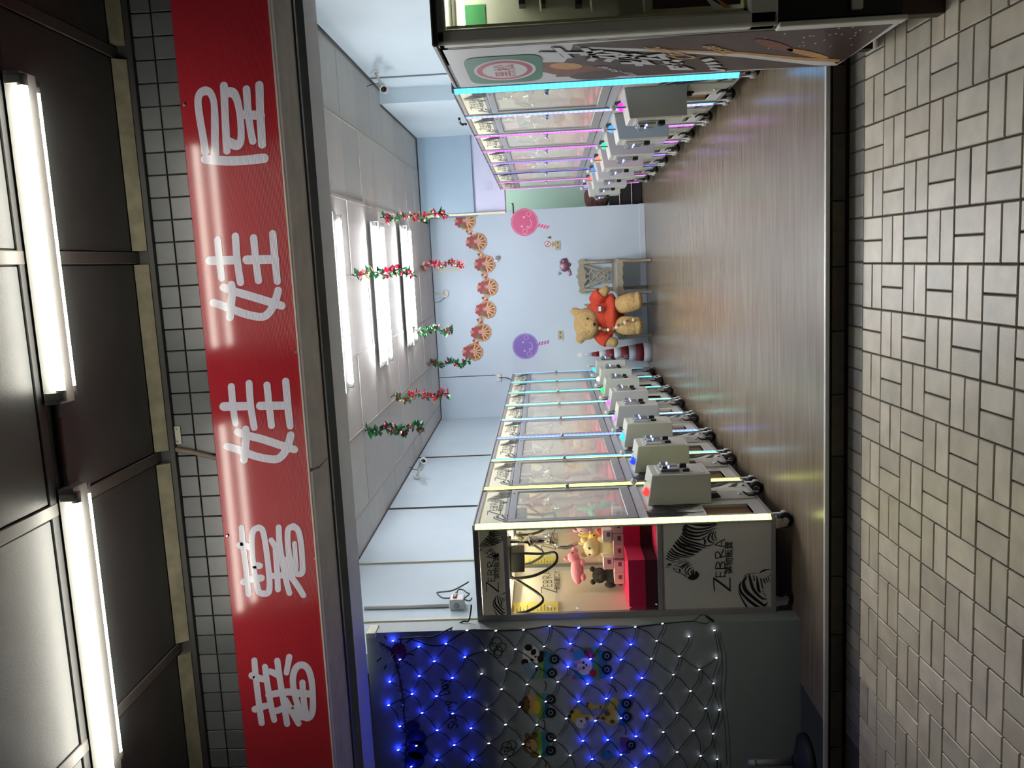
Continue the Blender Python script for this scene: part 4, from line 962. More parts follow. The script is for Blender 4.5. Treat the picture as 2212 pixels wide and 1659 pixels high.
for a, b in (((120,280),(95,300)),((150,325),(138,345)),((270,190),(300,170)),((275,255),(315,262)),((268,300),(295,325)),((235,190),(240,160)),((150,165),(140,150))):
    sun.stroke([(*a,7),(*b,7)], fnd, 1, smooth=False)
tag(sun.build('sun_drawing', [M('dark red paint', (120,28,40), .6), m_marker]), 'dark red sun drawing with black rays in the panel corner by the ceiling', 'wall drawing')
fl2 = MB()
for cx, cy, r in ((810,185,30),(820,240,26),(790,215,24),(840,215,26),(815,255,24)): fl2.tube([tuple(fnd(cx+r*math.cos(t*PI/6), cy+r*math.sin(t*PI/6))) for t in range(12)], .002, 4, closed=True)
for cx, cy, r in ((870,810,30),(900,800,28),(885,840,28),(855,835,24)): fl2.tube([tuple(fnd(cx+r*math.cos(t*PI/6), cy+r*math.sin(t*PI/6))) for t in range(12)], .002, 4, closed=True)
tag(fl2.build('flower_drawing', m_marker), 'two black outlined flower drawings on the panel under the light net', 'wall drawing')
cl = MB()
for cx, cy, r in ((310,690,42),(330,760,60),(335,830,62),(320,890,58)): cl.disc(cx, cy, r, r*.9, fnd, 0, 22)
tag(cl.build('cloud_drawing', M('dark blue paint', (30,40,110), .7)), 'dark blue cloud drawing along the top of the panel under the light net', 'wall drawing')
# tinsel strand hung across the panel
tin = thing('tinsel_strand', 'dark tinsel strand hung along the upper edge of the panel with lights', 'tinsel', npos(150, 200, .03))
tb_ = Vector(tin.location); tp = [npos(x, y, .03)-tb_ for x, y in ((110,190),(190,240),(215,330),(240,450),(255,600),(270,760),(265,940))]
MB().tube(catmull([tuple(v) for v in tp], 5), .004, 5).build('core', m_stem, tin)
tl = MB()
for k in range(420):
    i = R0.randrange(len(tp)-1); c = tp[i].lerp(tp[i+1], R0.random()); d = Vector((R0.gauss(0,1), -abs(R0.gauss(0,.8)), R0.gauss(0,1))).normalized()*R0.uniform(.02,.05); s_ = d.orthogonal().normalized()*.0016
    tl.add([c-s_, c+s_, c+d], [(0,1,2)], 0 if R0.random() < .85 else 1)
tl.build('tinsel', [M('dark tinsel', (40,44,52), .3, metal=.7), M('silver tinsel', (200,200,210), .15, metal=1)], tin, kind='stuff')

# ================================================================ UMBRELLA BASE at lower left
pb = onZ(1748, 1645, 0); ub = thing('umbrella_base', 'heavy black round umbrella base with a short grey tube beside the front panel', 'umbrella base', (pb.x, pb.y+.0, 0))
MB().lathe((0,0,0), (0,0,1), [(.145,0),(.15,.012),(.145,.035),(.09,.055),(.045,.075),(.03,.09)], 28).build('base', M('black rubberised weight', (34,34,34), .6, noise=.2, nscale=18), ub)
MB().cyl((0,0,.095), (0,0,.33), .019, 14).cyl((0,0,.29), (0,0,.30), .022, 14).build('tube', M('grey tube', (150,150,146), .4, metal=.3), ub)

# ================================================================ VENDING MACHINE on the right
VX0, VX1, VY0, VY1, VZ0, VZ1 = .777, 1.72, 3.19, 3.93, .015, 1.69
m_vgrey = M('vending grey metal', (222,222,212), .38, metal=.0, bump=.05, bscale=400)
m_vblack = M('vending black', (14,16,15), .5)
vm = thing('vending_machine', 'tall grey vending machine with brown and white side poster, right of the opening', 'vending machine', (VX0, VY0, 0))
v = lambda x, y, z: (x-VX0, y-VY0, z)
def vbox(mb, x0, y0, z0, x1, y1, z1, mi=0): return mb.box(*v(x0,y0,z0), *v(x1,y1,z1), mi)
bd = MB(); vbox(bd, VX0, VY0+.30, VZ0, VX1, VY1, VZ1-.02); vbox(bd, VX0, VY0+.05, VZ0, VX1, VY0+.30, .46); bd.build('body', m_vblack, vm)
sk = MB(); vbox(sk, VX0, VY0+.05, VZ0, VX0+.03, VY0+.31, VZ1-.02); vbox(sk, VX1-.03, VY0+.05, VZ0, VX1, VY0+.31, VZ1-.02); vbox(sk, VX0, VY0+.05, VZ1-.05, VX1, VY0+.31, VZ1-.02); sk.build('side_shell', m_mwhite, vm)
# rounded door frame round the window
gx0, gz0v, gz1v = .835, .568, 1.637
df = MB(); fz0 = .462
vbox(df, VX0+.002, VY0, fz0, gx0, VY0+.06, VZ1-.012); vbox(df, VX0+.002, VY0, fz0, VX1, VY0+.06, gz0v); vbox(df, VX0+.002, VY0, gz1v, VX1, VY0+.06, VZ1-.012); vbox(df, VX1-.1, VY0, fz0, VX1, VY0+.06, VZ1-.012)
df.build('door_frame', m_vgrey, vm, bevel=.012, seg=3)
tpm = MB(); vbox(tpm, VX0-.004, VY0-.012, VZ1-.02, VX1, VY1, VZ1); tpm.build('top_trim', m_vblack, vm, bevel=.006)
pn_ = MB(); vbox(pn_, gx0, VY0+.022, gz0v, VX1-.1, VY0+.026, gz1v); pn_.build('window_pane', m_glass, vm)
inn = MB(); vbox(inn, gx0, VY0+.27, gz0v, VX1-.1, VY0+.29, gz1v); vbox(inn, gx0-.004, VY0+.05, gz0v, gx0, VY0+.28, gz1v); vbox(inn, gx0, VY0+.05, gz0v-.004, VX1-.1, VY0+.28, gz0v); inn.build('interior', M('vending interior', (196,190,178), .5), vm)
lf_ = MB(); vbox(lf_, gx0-.002, VY0+.02, gz0v, gx0+.012, VY0+.06, gz1v); vbox(lf_, gx0, VY0+.02, gz0v, VX1-.1, VY0+.06, gz0v+.012); lf_.build('window_gasket', M('pale gasket', (214,212,170), .5), vm)
lt_ = MB(); lt_.cyl(v(gx0+.03, VY0+.10, gz1v-.05), v(VX1-.14, VY0+.10, gz1v-.05), .012, 8); lt_.build('tube', EM('vending tube', (250,255,232), 18), vm)
gc = MB(); vbox(gc, .93, VY0+.262, 1.42, 1.1, VY0+.27, 1.585); 
a = onY(994, 57, VY0+.2); b = onY(1047, 9, VY0+.2)
gcard = MB(); gcard.box(a.x-VX0, .2, b.z, b.x-VX0+.0, .204, a.z); gcard.build('green_card', M('green card', (54,130,76), .6), vm)
wc = MB(); wc.box(a.x-VX0-.03, .206, b.z-.5, b.x-VX0+.5, .21, a.z+.012); wc.build('backing_board', M('pale board', (200,196,184), .6), vm)
hk_ = MB()
for px in (1128, 1172, 1250):
    c = onY(px, 12, VY0+.16); hk_.box(c.x-VX0-.0, .14, c.z-.012, c.x-VX0+.16, .2, c.z+.012)
hk_.build('product_hook', m_dkmetal, vm)
for px in (1166, 1275, 1388):
    c = onY(px, 30, VY0+.12); MB().tube([(c.x-VX0+.3,.1,c.z+.01),(c.x-VX0,.1,c.z-.005)], .004, 6).build('product_rail', m_chrome, vm)
p0 = onY(1410, 20, VY0+.018); p1_ = onY(1600, 15, VY0+.018)
ps = MB(); fpv = lambda px, py: (lambda q: (q.x-VX0, .018, q.z))(onY(px, py, VY0+.018))
ps.box(p0.x-VX0, .019, p1_.z, .85, .021, p0.z, 0)
ps.flat([(1525,-2),(1535,-2),(1565,17),(1540,17)], fpv, 1); ps.flat([(1545,-2),(1552,-2),(1580,16),(1565,17)], fpv, 2)
m_vbrown = M('poster brown', (66,44,40), .45, noise=.15, nscale=30); m_vgold = M('poster gold', (206,150,80), .45, noise=.15, nscale=30); m_vwhite = M('poster white', (222,222,224), .4)
ps.build('window_poster', [m_vbrown, m_vwhite, m_vgold], vm)
# side poster on the aisle side: s = 0 at the far edge ... 1 at the near edge
sx = VX0-.0015
def sp(s_, z, e=0): return (sx-e-VX0, VY1-VY0-s_*(VY1-VY0-.06), z)
po = MB()
po.flat([(0,VZ0),(1,VZ0),(1,VZ1-.03),(0,VZ1-.03)], lambda a, b: sp(a, b), 0)
def vp(px, py, e=.0006):
    q = onX(px, py, VX0); s_ = max(0, min(1, (VY1-q.y)/(VY1-VY0-.06))); return sp(s_, max(VZ0, min(VZ1-.03, q.z)), e)
po.poly([vp(*c) for c in ((1200,165),(1212,142),(1228,122),(1238,95),(1500,70),(1800,50),(1960,30),(1830,125),(1803,140),(1780,142),(1600,150),(1400,162))], 1)
po.poly([vp(*c, .0012) for c in ((1235,98),(1280,100),(1400,104),(1500,109),(1600,113),(1720,125),(1800,131),(1815,139),(1803,141),(1760,140),(1700,133),(1600,122),(1500,115),(1400,110),(1280,104))], 0)
po.poly([vp(*c, .0014) for c in ((1400,103),(1500,107.5),(1600,110.5),(1720,122),(1815,127),(1812,133),(1720,128),(1600,115),(1500,111),(1400,106))], 2)
for k in range(26): po.disc(R0.uniform(.55,.98), R0.uniform(.05,.5), .012, .004, lambda a, b: sp(a, b, .002), 0, 8)
po.disc(.66, .40, .20, .035, lambda a, b: sp(a, b, .0021), 3, 18, .5); po.disc(.40, .22, .2, .03, lambda a, b: sp(a, b, .0021), 2, 18, .6)
po.disc(.30, 1.16, .30, .11, lambda a, b: sp(a, b, .0009), 3, 14, .5); po.disc(.14, 1.06, .13, .12, lambda a, b: sp(a, b, .0010), 1, 12, .2); po.disc(.45, 1.2, .1, .06, lambda a, b: sp(a, b, .0011), 2, 12, .4)
po.build('side_poster', [m_vwhite, m_vbrown, m_vgold, M('poster chicken brown', (128,74,48), .5, noise=.4, nscale=40)], vm)
lg = MB(); G = lambda a, b: sp(a, b, .002); H_ = lambda a, b: sp(a, b, .0024)
zc, hh = 1.45, .155
pts = []
for k in range(28):
    t = 2*PI*k/28; c_, s_ = math.cos(t), math.sin(t); pts.append((.44+.36*math.copysign(abs(c_)**.35, c_), zc+hh*math.copysign(abs(s_)**.35, s_)))
lg.flat(pts, G, 0); lg.disc(.44, zc, .28, .127, H_, 1, 28); lg.disc(.44, zc, .25, .114, lambda a, b: sp(a, b, .0028), 2, 28); lg.disc(.44, zc, .20, .092, lambda a, b: sp(a, b, .0032), 1, 28)
vs, fs = text_geo('\u9ed1\u677e', 1, 'CENTER'); lg.add([sp(.44+x*.17, zc-.035+y*.095, .0036) for x, y in vs], fs, 2)
lg.build('poster_logo', [M('logo green', (52,120,92), .5), m_vwhite, M('logo red', (186,60,84), .5)], vm)
tx = MB(); txt = '\u9ed1\u677e\u6c99\u58eb'
for k, ch in enumerate(txt):
    vs, fs = text_geo(ch, 1, 'LEFT', .03)
    xc, yc = ((1480,137),(1380,126),(1302,118),(1214,111))[k]; hw_ = 30-2*k
    pc = [(xc+62-y*125-x*30+15, yc+hw_/2-x*hw_) for x, y in vs]
    for ddx, ddy in ((4,.8),(-4,-.8)): tx.add([vp(X_+ddx, Y_+ddy, .0032) for X_, Y_ in pc], fs, 1)
    tx.add([vp(X_, Y_, .0042) for X_, Y_ in pc], fs, 0)
vs, fs = text_geo('Hey Song', 1); tx.add([sp(.05+x*.09, .86+y*.05+x*.05, .004) for x, y in vs], fs, 0)
vs, fs = text_geo('Classic', 1); tx.add([sp(.46+x*.13, .66+y*.12+x*.075, .004) for x, y in vs], fs, 2)
vs, fs = text_geo('Taste', 1); tx.add([sp(.50+x*.12, .50+y*.10+x*.07, .004) for x, y in vs], fs, 2)
tx.build('poster_lettering', [m_vwhite, m_vbrown, M('poster gold letters', (214,176,110), .4)], vm, kind='stuff')
e = MB(); e.box(-.006, .0, VZ0, .012, .06, .46); e.build('corner_post', m_vgrey, vm, bevel=.003)
vl = MB(); vl.box(.02, .05, gz(VY0+.05)-.0, .08, .11, VZ0); vl.build('foot', M('rusty foot', (74,58,44), .7), vm)
vl2 = MB(); vl2.box(.03, .6, -.0865, .09, .66, VZ0); vl2.build('foot', M('dark foot', (40,36,32), .7), vm)
vl3 = MB(); vl3.box(.84, .05, gz(VY0+.05), .9, .11, VZ0); vl3.build('foot', M('dark foot', (40,36,32), .7), vm)
kh = onY(1850, 2, VY0+.045); MB().box(kh.x-VX0-.03, .03, kh.z-.02, kh.x-VX0+.1, .05, kh.z+.02).build('lock_plate', m_vgrey, vm, bevel=.003)
# ================================================================ BACK WALL DECORATION
def bw(px, py, off=0): return onY(px, py, BACKY-off)
# paper garland: seven paper wreaths joined by small paper flowers
pg = thing('paper_garland', 'sagging paper garland of seven red and gold wreaths on the back wall', 'garland', bw(1040, 625, .02))
pgb = Vector(pg.location)
pcol = [M('paper orange', (186,130,96), .6), M('paper red', (150,56,62), .6), M('paper brown', (124,78,52), .6), M('paper pink', (200,146,130), .6), M('paper green', (84,116,84), .6), M('paper gold', (222,180,120), .5)]
big = [(1005,478),(1029,523),(1047,571),(1053,621),(1049,669),(1039,718),(1021,760)]
small = [(1014,501),(1039,551),(1047,595),(1048,645),(1037,692),(1028,737)]
def fl_wreath():
    mb = MB(); r = .118
    pl_ = lambda rr, e: [( rr*math.cos(t*2*PI/24)*(1+.06*math.cos(t*2*PI/24*10)), -e, rr*math.sin(t*2*PI/24)*(1+.06*math.cos(t*2*PI/24*10))-.02) for t in range(24)]
    mb.prism([(x, 0, z) for x, y, z in pl_(r, 0)], (0,-.006,0), 0)
    mb.poly(pl_(r*.8, .0065)[::-1], 2)
    f = lambda a, b: (a, -.0072, b-.02)
    for k in range(6):
        a = PI*(1.05+.18*k); mb.stroke([(0,.03,.012),(.06*math.cos(a),.06*math.sin(a),.014),(.108*math.cos(a),.108*math.sin(a),.01)], f, 5, k=3)
    g_ = lambda a, b: (a, -.010, b)
    for k in range(9):
        a = 2*PI*k/9; mb.disc(.05*math.cos(a), .062+.048*math.sin(a), .036, .026, g_, (1,1,3,1,1,4,1,3,1)[k], 10, a)
    mb.disc(0, .062, .03, .03, lambda a, b: (a, -.012, b), 1, 10); mb.disc(0, -.03, .045, .03, lambda a, b: (a, -.0085, b), 3, 10)
    return mb
wm = fl_wreath().mesh('paper_wreath', pcol)
for c in big: ob('paper_wreath', wm, pg, bw(*c, .012)-pgb)
sm_ = MB()
for k in range(5): a = 2*PI*k/5; sm_.disc(.026*math.cos(a), .026*math.sin(a), .022, .018, lambda a_, b_: (a_, -.004, b_), (3,2,3,1,3)[k], 10, a)
sm_.disc(0, 0, .016, .016, lambda a_, b_: (a_, -.006, b_), 5, 10)
smm = sm_.mesh('paper_flower', pcol)
for c in small: ob('paper_flower', smm, pg, bw(*c, .012)-pgb)
st = MB(); allp = sorted(big+small, key=lambda c: c[1])
st.tube(catmull([tuple(bw(*c, .008)-pgb) for c in allp], 3), .006, 6); st.build('string', pcol[4], pg)
# lollipop stickers
def lolly(label, c, rad, cs, cl_, ang, tail):
    o = MB(); L = [0]
    p0 = bw(*c); base = p0
    def f(a, b): return (a, -.0012-L[0]*.0006, b)
    t = thing('lollipop_sticker', label, 'wall sticker', (p0.x, BACKY, p0.z), 0, 'smiling lollipop stickers on the back wall')
    r = rad
    dirv = Vector((math.sin(ang), -math.cos(ang)))
    stk = MB(); n_ = Vector((-dirv.y, dirv.x))
    for k in range(7):
        a0, a1 = r*.97+tail*k/7, r*.97+tail*(k+1)/7; q = lambda a, s_: f(*(dirv*a+n_*s_*r*.13))
        stk.poly([q(a0,-1), q(a0+.02,1), q(a1+.02,1), q(a1,-1)], k % 2)
    stk.build('stick', [M(label[:4]+'stick dark', cs, .5), M('stick pale', cl_, .5)], t)
    o = MB(); o.disc(0, 0, r, r, f, 0, 40); L[0] = 1; o.disc(0, 0, r*.94, r*.94, f, 1, 40); L[0] = 2; o.disc(0, 0, r*.91, r*.91, f, 0, 40)
    o.build('candy', [M(label[:4]+'candy', cs, .5), M(label[:4]+'line', cl_, .5)], t)
    fc = MB(); L[0] = 3
    Rm = lambda a, b: f(a*math.cos(ang)+b*math.sin(ang)*-1, a*math.sin(ang)+b*math.cos(ang))
    fc.disc(-r*.34, r*.12, r*.085, r*.085, Rm, 0); fc.disc(r*.34, r*.12, r*.085, r*.085, Rm, 0)
    for sx_ in (-1, 1):
        fc.stroke([(sx_*r*.64+r*.17*math.cos(t_*PI/8), -r*.18+r*.17*math.sin(t_*PI/8), r*.035) for t_ in range(17)], Rm, 0, smooth=False, caps=False)
    fc.stroke([(r*.26,-r*.36,r*.05),(r*.1,-r*.5,r*.05),(-r*.12,-r*.53,r*.05),(-r*.33,-r*.42,r*.05),(-r*.36,-r*.28,r*.05),(-r*.24,-r*.26,r*.05),(-r*.24,-r*.4,r*.05)], Rm, 0)
    fc.build('face', M(label[:4]+'line', cl_, .5), t)
lolly('pink lollipop sticker with a smiling face on the back wall', (1133,480), .178, (206,92,134), (240,160,196), -.26, .14)
lolly('violet lollipop sticker with a smiling face on the back wall', (1135,748), .172, (124,98,176), (188,160,226), .14, .14)
# sockets, small stickers, pink elephant
def plate(label, c):
    p = bw(*c); t = thing('wall_socket', label, 'socket', (p.x, BACKY, p.z))
    MB().box(-.06,-.008,-.035,.06,0,.035).build('face_plate', M('beige plate', (176,168,140), .5), t, bevel=.002)
    for s_ in (-.03, .03): MB().box(s_-.004,-.0095,-.01,s_+.004,-.0075,.01).box(s_+.008,-.0095,-.01,s_+.014,-.0075,.01).build('slots', m_dkmetal, t)
plate('beige wall socket right of the pink elephant sticker', (1205, 530)); plate('beige wall socket below the violet lollipop', (1211, 724))
p = bw(1183, 527); ns = thing('no_smoking_sticker', 'round red and white no smoking sticker beside a beige socket', 'wall sticker', (p.x, BACKY, p.z))
f0 = lambda a, b: (a, -.0012, b); f1_ = lambda a, b: (a, -.0018, b); f2_ = lambda a, b: (a, -.0024, b)
MB().disc(0,0,.04,.04,f0,0,24).disc(0,0,.032,.032,f1_,1,24).stroke([(-.024,.024,.008),(.024,-.024,.008)],f2_,0,smooth=False).stroke([(-.018,-.006,.007),(.016,-.004,.007)],lambda a,b:(a,-.0021,b),2,smooth=False).build('disc', [M('sign red', (178,50,64), .5), m_vwhite, m_ink], ns)
def smallst(label, c, colr, pts, name):
    p = bw(*c); tag(MB().prism([(a, 0, b) for a, b in pts], (0,-.004,0)).build(name, M(name+' foil', colr, .3, metal=.4), None, (p.x, BACKY-.0005, p.z)), label, 'wall sticker')
smallst('small green tree sticker above the no smoking sticker', (1187, 513), (90,120,90), [(-.022,-.022),(.022,-.022),(.012,.0),(.018,.0),(0,.03),(-.018,.0),(-.012,.0)], 'tree_sticker')
smallst('small gold star sticker between no smoking sticker and socket', (1195, 527), (196,156,60), [(.045*math.cos(k*PI/5+PI/2)*(1 if k % 2 == 0 else .45), .03*math.sin(k*PI/5+PI/2)*(1 if k % 2 == 0 else .45)) for k in range(10)], 'star_sticker')
p = bw(1216, 576); el = thing('elephant_balloon', 'shiny mauve elephant foil decoration on the back wall above the empty chair', 'foil balloon', (p.x, BACKY, p.z))
m_mauve = M('mauve foil', (140,96,120), .25, metal=.5); m_mauve2 = M('light mauve foil', (200,168,180), .25, metal=.4)
bl = MB(); ee = lambda cx, cy: tuple(Vector(bw(1080+cx/8.73, 430+cy/8.73))-Vector((p.x, BACKY, p.z)))
def blob(cx, cy, rx, ry, th, mi=0):
    a = Vector(ee(cx, cy)); k = .0062/8.73; bl.ball((a.x, -th*.6-.004, a.z), (ry*k*1.0, th, rx*k*1.0), 14, 8, mi)
blob(1215,1265,82,105,.03); blob(1205,1165,60,48,.03)
bl.tube([ee(1280,1310),ee(1320,1370),ee(1335,1420),ee(1300,1440)], [.02,.018,.014,.012], 8)
for pts in ([(1230,1160),(1215,1120)],[(1290,1240),(1310,1210)]):
    bl.tube([ee(1240,1190) if pts[0][0] < 1250 else ee(1260,1270), ee(*pts[0]), ee(*pts[1])], [.035,.032,.03], 10)
bl.build('body', m_mauve, el); bl = MB(); blob(1185,1270,62,62,.045); blob(1140,1190,20,26,.03); bl.build('ear', m_mauve2, el)
MB().ball((ee(1115,1405)[0], -.012, ee(1115,1405)[2]), .022, 10, 8).build('knot', M('clear knob', (150,180,190), .3), el)
# pale print on the header board and its hook
hp = MB(); fh3 = lambda px, py: (lambda q: (q.x, q.y, q.z))(onY(px, py, 10.678))
for k in range(7):
    for j in range(9):
        if R0.random() < .6: x0, y0 = 1078+k*3, 428-j*3; hp.poly([fh3(x0,y0), fh3(x0+2.4,y0), fh3(x0+2.4,y0-2.4), fh3(x0,y0-2.4)])
for k in range(6): y0 = 452-k*3; hp.poly([fh3(1056,y0), fh3(1056+R0.uniform(3,8),y0), fh3(1058,y0-1.4), fh3(1056,y0-1.4)])
hp2 = MB()
for k in range(4):
    x0 = 1050+k*4; hp2.stroke([(x0, 410, 1), (x0+1, 400, 1), (x0, 392, 1)], fh3, k=2)
hp2.build('faint_writing', M('faint grey ink', (168,164,196), .6), bpy.data.objects['wall_header'])
hkk = MB().tube([fh3(1106,440),(Vector(fh3(1108,440))+Vector((0,-.03,0))),(Vector(fh3(1109,450))+Vector((0,-.03,0))),(Vector(fh3(1109,462))+Vector((0,-.03,0)))], .008, 6)
hkk.build('hook', m_dkmetal, bpy.data.objects['wall_header'])

# ================================================================ CHAIRS
m_chair = M('weathered silver wood', (150,144,126), .5, metal=.15, noise=.15, nscale=30, bump=.15, bscale=80)
m_seat = M('grey leather seat', (120,118,112), .5)
def chair_proto():
    t = thing('dining_chair', 'x', 'chair'); W2 = .255
    # legs
    for s_ in (-1, 1):
        MB().tube(catmull([(s_*.225,-.20,.43),(s_*.228,-.205,.33),(s_*.215,-.20,.2),(s_*.215,-.205,.05),(s_*.22,-.215,0)], 3), [.034]*3+[.03]*3+[.024]*3+[.02]*3+[.022], 8).build('leg', m_chair, t)
        MB().tube(catmull([(s_*.19,.20,.44),(s_*.19,.21,.3),(s_*.19,.23,.12),(s_*.19,.26,0)], 3), [.026]*4+[.022]*6, 8).build('leg', m_chair, t)
    # seat with frame and shaped apron
    MB().hexa([(-W2,-.235,.40),(W2,-.235,.40),(.21,.22,.40),(-.21,.22,.40),(-W2,-.235,.435),(W2,-.235,.435),(.21,.22,.435),(-.21,.22,.435)]).build('seat_frame', m_chair, t, bevel=.006, seg=2)
    MB().hexa([(-.225,-.215,.43),(.225,-.215,.43),(.19,.19,.43),(-.19,.19,.43),(-.20,-.19,.462),(.20,-.19,.462),(.17,.17,.462),(-.17,.17,.462)]).build('seat', m_seat, t, bevel=.01, seg=2)
    ap = MB(); pts = [(-.22,.405),(.22,.405),(.22,.36),(.17,.345),(.12,.365),(.06,.35),(0,.37),(-.06,.35),(-.12,.365),(-.17,.345),(-.22,.36)]
    ap.prism([(x, -.235, z) for x, z in pts], (0,.022,0)); ap.build('apron', m_chair, t)
    # back: uprights, crest rail, pierced splat
    y = lambda z: .20+.055*(z-.43)/.47
    for s_ in (-1, 1):
        MB().tube([(s_*.195, y(z), z) for z in (.42,.55,.70,.82)] , [.027,.025,.024,.025], 8).build('back_post', m_chair, t)
    cr = MB(); up_ = [(-.235,.80),(-.245,.86),(-.215,.895),(-.16,.88),(-.09,.905),(-.04,.90),(0,.925),(.04,.90),(.09,.905),(.16,.88),(.215,.895),(.245,.86),(.235,.80),(.19,.80),(.13,.825),(.07,.80),(-.07,.80),(-.13,.825),(-.19,.80)]
    cr.prism([(x, y(.85)-.014, z) for x, z in up_], (0,.028,0)); cr.build('crest_rail', m_chair, t, bevel=.003)
    sp_ = MB(); yy = lambda z: y(z)
    def tb(pts, r=.009): sp_.tube([(a*1.5, yy(b)-.004, b) for a, b in catmull(pts, 5)], r*1.45, 6)
    for s_ in (-1, 1):
        tb([(s_*.055,.45),(s_*.065,.52),(s_*.05,.60),(s_*.075,.70),(s_*.10,.81)], .012)
        tb([(s_*.03,.46),(s_*.05,.50),(s_*.02,.55),(s_*.045,.60),(0,.66),(s_*.04,.72),(s_*.02,.77),(s_*.06,.81)], .008)
        tb([(0,.50),(s_*.03,.53),(0,.57),(s_*.035,.63),(0,.70)], .007)
        tb([(s_*.075,.70),(s_*.04,.74),(0,.74)], .008); tb([(s_*.065,.53),(s_*.03,.56),(0,.555)], .007)
    sp_.box(-.10, yy(.45)-.012, .435, .10, yy(.45)+.012, .465)
    sp_.build('splat', m_chair, t, kind='stuff')
    MB().box(-.20, y(.44)-.012, .43, .20, y(.44)+.012, .455).build('back_rail', m_chair, t, bevel=.003)
    return t
ch1 = chair_proto(); a = onZ(1407, 557, 0); b = onZ(1407, 628.7, 0)
ch1.location = ((a.x+b.x)/2-.005, a.y+.235, 0); tag(ch1, 'empty silver grey wooden chair with a pierced back against the back wall', 'chair', 'carved dining chairs at the back wall'); ch1.rotation_euler = (0,0,-.06); ch1.scale = (.92,1,1)
ch2 = copy_tree(ch1); a = onZ(1407, 655, 0); b = onZ(1408, 722, 0); c2x = (a.x+b.x)/2
ch2.location = (c2x, a.y+.235, 0); tag(ch2, 'silver grey wooden chair under the seated teddy bear', 'chair', 'carved dining chairs at the back wall'); ch2.rotation_euler = (0,0,-.05)

# ================================================================ TEDDY BEAR
m_fur = M('golden plush fur', (176,146,98), .95, noise=.22, nscale=38, bump=.8, bscale=110)
m_fur2 = M('paler plush fur', (206,180,130), .95, noise=.15, nscale=30, bump=.6, bscale=110)
m_orange = M('orange knit', (178,58,34), .85, noise=.08, nscale=60, bump=.3, bscale=220)
bear = thing('teddy_bear', 'big golden teddy bear in an orange jumper slumped on the second chair', 'teddy bear', (c2x, ch2.location.y-.05, .46))
BY = 10.62
def bp(cx, cy, dy=0):
    p = onY(1220+cx/5.92, 540+cy/5.92, BY+dy); return Vector((p.x-bear.location.x, p.y-bear.location.y, p.z-.46))
KB = (onY(1220, 540, BY)-onY(1221, 540, BY)).length/5.92
def fuse(parts, name, mats, vox=.012, smooth=2, disp=.006):
    mb = MB()
    for q in parts:
        if q[0] == 'b': mb.ball(q[1], q[2], 20, 14, 0, q[3] if len(q) > 3 else None)
        else: mb.tube(q[1], q[2], 14)
    o = mb.build(name, mats)
    md = o.modifiers.new('r', 'REMESH'); md.mode = 'VOXEL'; md.voxel_size = vox; md.use_smooth_shade = True
    s2 = o.modifiers.new('s', 'SMOOTH'); s2.iterations = smooth*4; s2.factor = .5
    if disp:
        tx_ = bpy.data.textures.new(name+'_fur', 'CLOUDS'); tx_.noise_scale = .028
        d_ = o.modifiers.new('d', 'DISPLACE'); d_.texture = tx_; d_.strength = disp; d_.texture_coords = 'LOCAL'
    dg = bpy.context.evaluated_depsgraph_get(); me = bpy.data.meshes.new_from_object(o.evaluated_get(dg)); o.modifiers.clear(); o.data = me
    return o
rz = lambda a: Matrix.Rotation(a, 3, 'Y')
hd = bp(285, 945, -.06)
parts = [('b', hd, (.20,.17,.165)), ('b', bp(355,985,-.19), (.095,.08,.075)), ('b', bp(330,880,-.12), (.11,.09,.09)), ('b', bp(320,1020,-.12), (.10,.09,.09)),
  ('b', bp(130,785,-.02), (.05,.03,.06), rz(.25)), ('b', bp(190,1140,-.02), (.062,.03,.05), rz(-.5)), ('t', [bp(230,840,-.03), bp(110,775,-.02)], [.08,.045]), ('t', [bp(225,1080,-.03), bp(190,1170,-.02)], [.08,.045]),
  ('b', bp(500,850,.0), (.20,.16,.24)),
  ('t', [bp(400,660,-.02), bp(450,590,-.08), bp(520,520,-.1)], [.08,.075,.06]), ('b', bp(522,512,-.1), (.058,.055,.055)),
  ('t', [bp(450,1060,-.02), bp(520,1150,-.08), bp(610,1180,-.12)], [.08,.075,.062]), ('b', bp(625,1180,-.12), (.066,.06,.06)),
  ('t', [bp(715,700,-.10), bp(770,690,-.24), bp(850,668,-.33), bp(905,655,-.34)], [.105,.115,.116,.108]), ('b', bp(935,645,-.35), (.112,.115,.055)),
  ('t', [bp(715,955,-.10), bp(770,965,-.24), bp(850,968,-.33), bp(905,968,-.34)], [.105,.115,.116,.108]), ('b', bp(940,968,-.35), (.11,.115,.055))]
body = fuse(parts, 'body', m_fur); body.parent = bear
jp = [('b', bp(500,850,.0), (.222,.182,.25)), ('t', [bp(395,665,-.02), bp(440,600,-.07), bp(480,550,-.095)], [.105,.098,.09]), ('t', [bp(450,1055,-.02), bp(500,1130,-.07), bp(560,1170,-.1)], [.105,.098,.088]), ('b', bp(600,815,-.05), (.255,.22,.085)), ('b', bp(430,880,-.01), (.19,.16,.10))]
jum = fuse(jp, 'jumper', m_orange, .012, 2, .008); jum.parent = bear
for c in ((290,878,-.235),(315,1035,-.225)): MB().ball(bp(*c), .014, 10, 8).build('eye', m_ink, bear)
MB().ball(bp(378,950,-.265), (.022,.018,.016), 10, 8).build('nose', m_ink, bear)
hb = MB(); hc = bp(462,752,-.20); hb.prism([hc+Vector((.055*math.sin(t)**3*1.0, 0, .045*(math.cos(t)-.38*math.cos(2*t)-.15*math.cos(3*t)))) for t in [2*PI*k/20 for k in range(20)]], (0,-.008,0))
hb.build('heart_badge', M('dark red badge', (110,30,34), .5), bear)
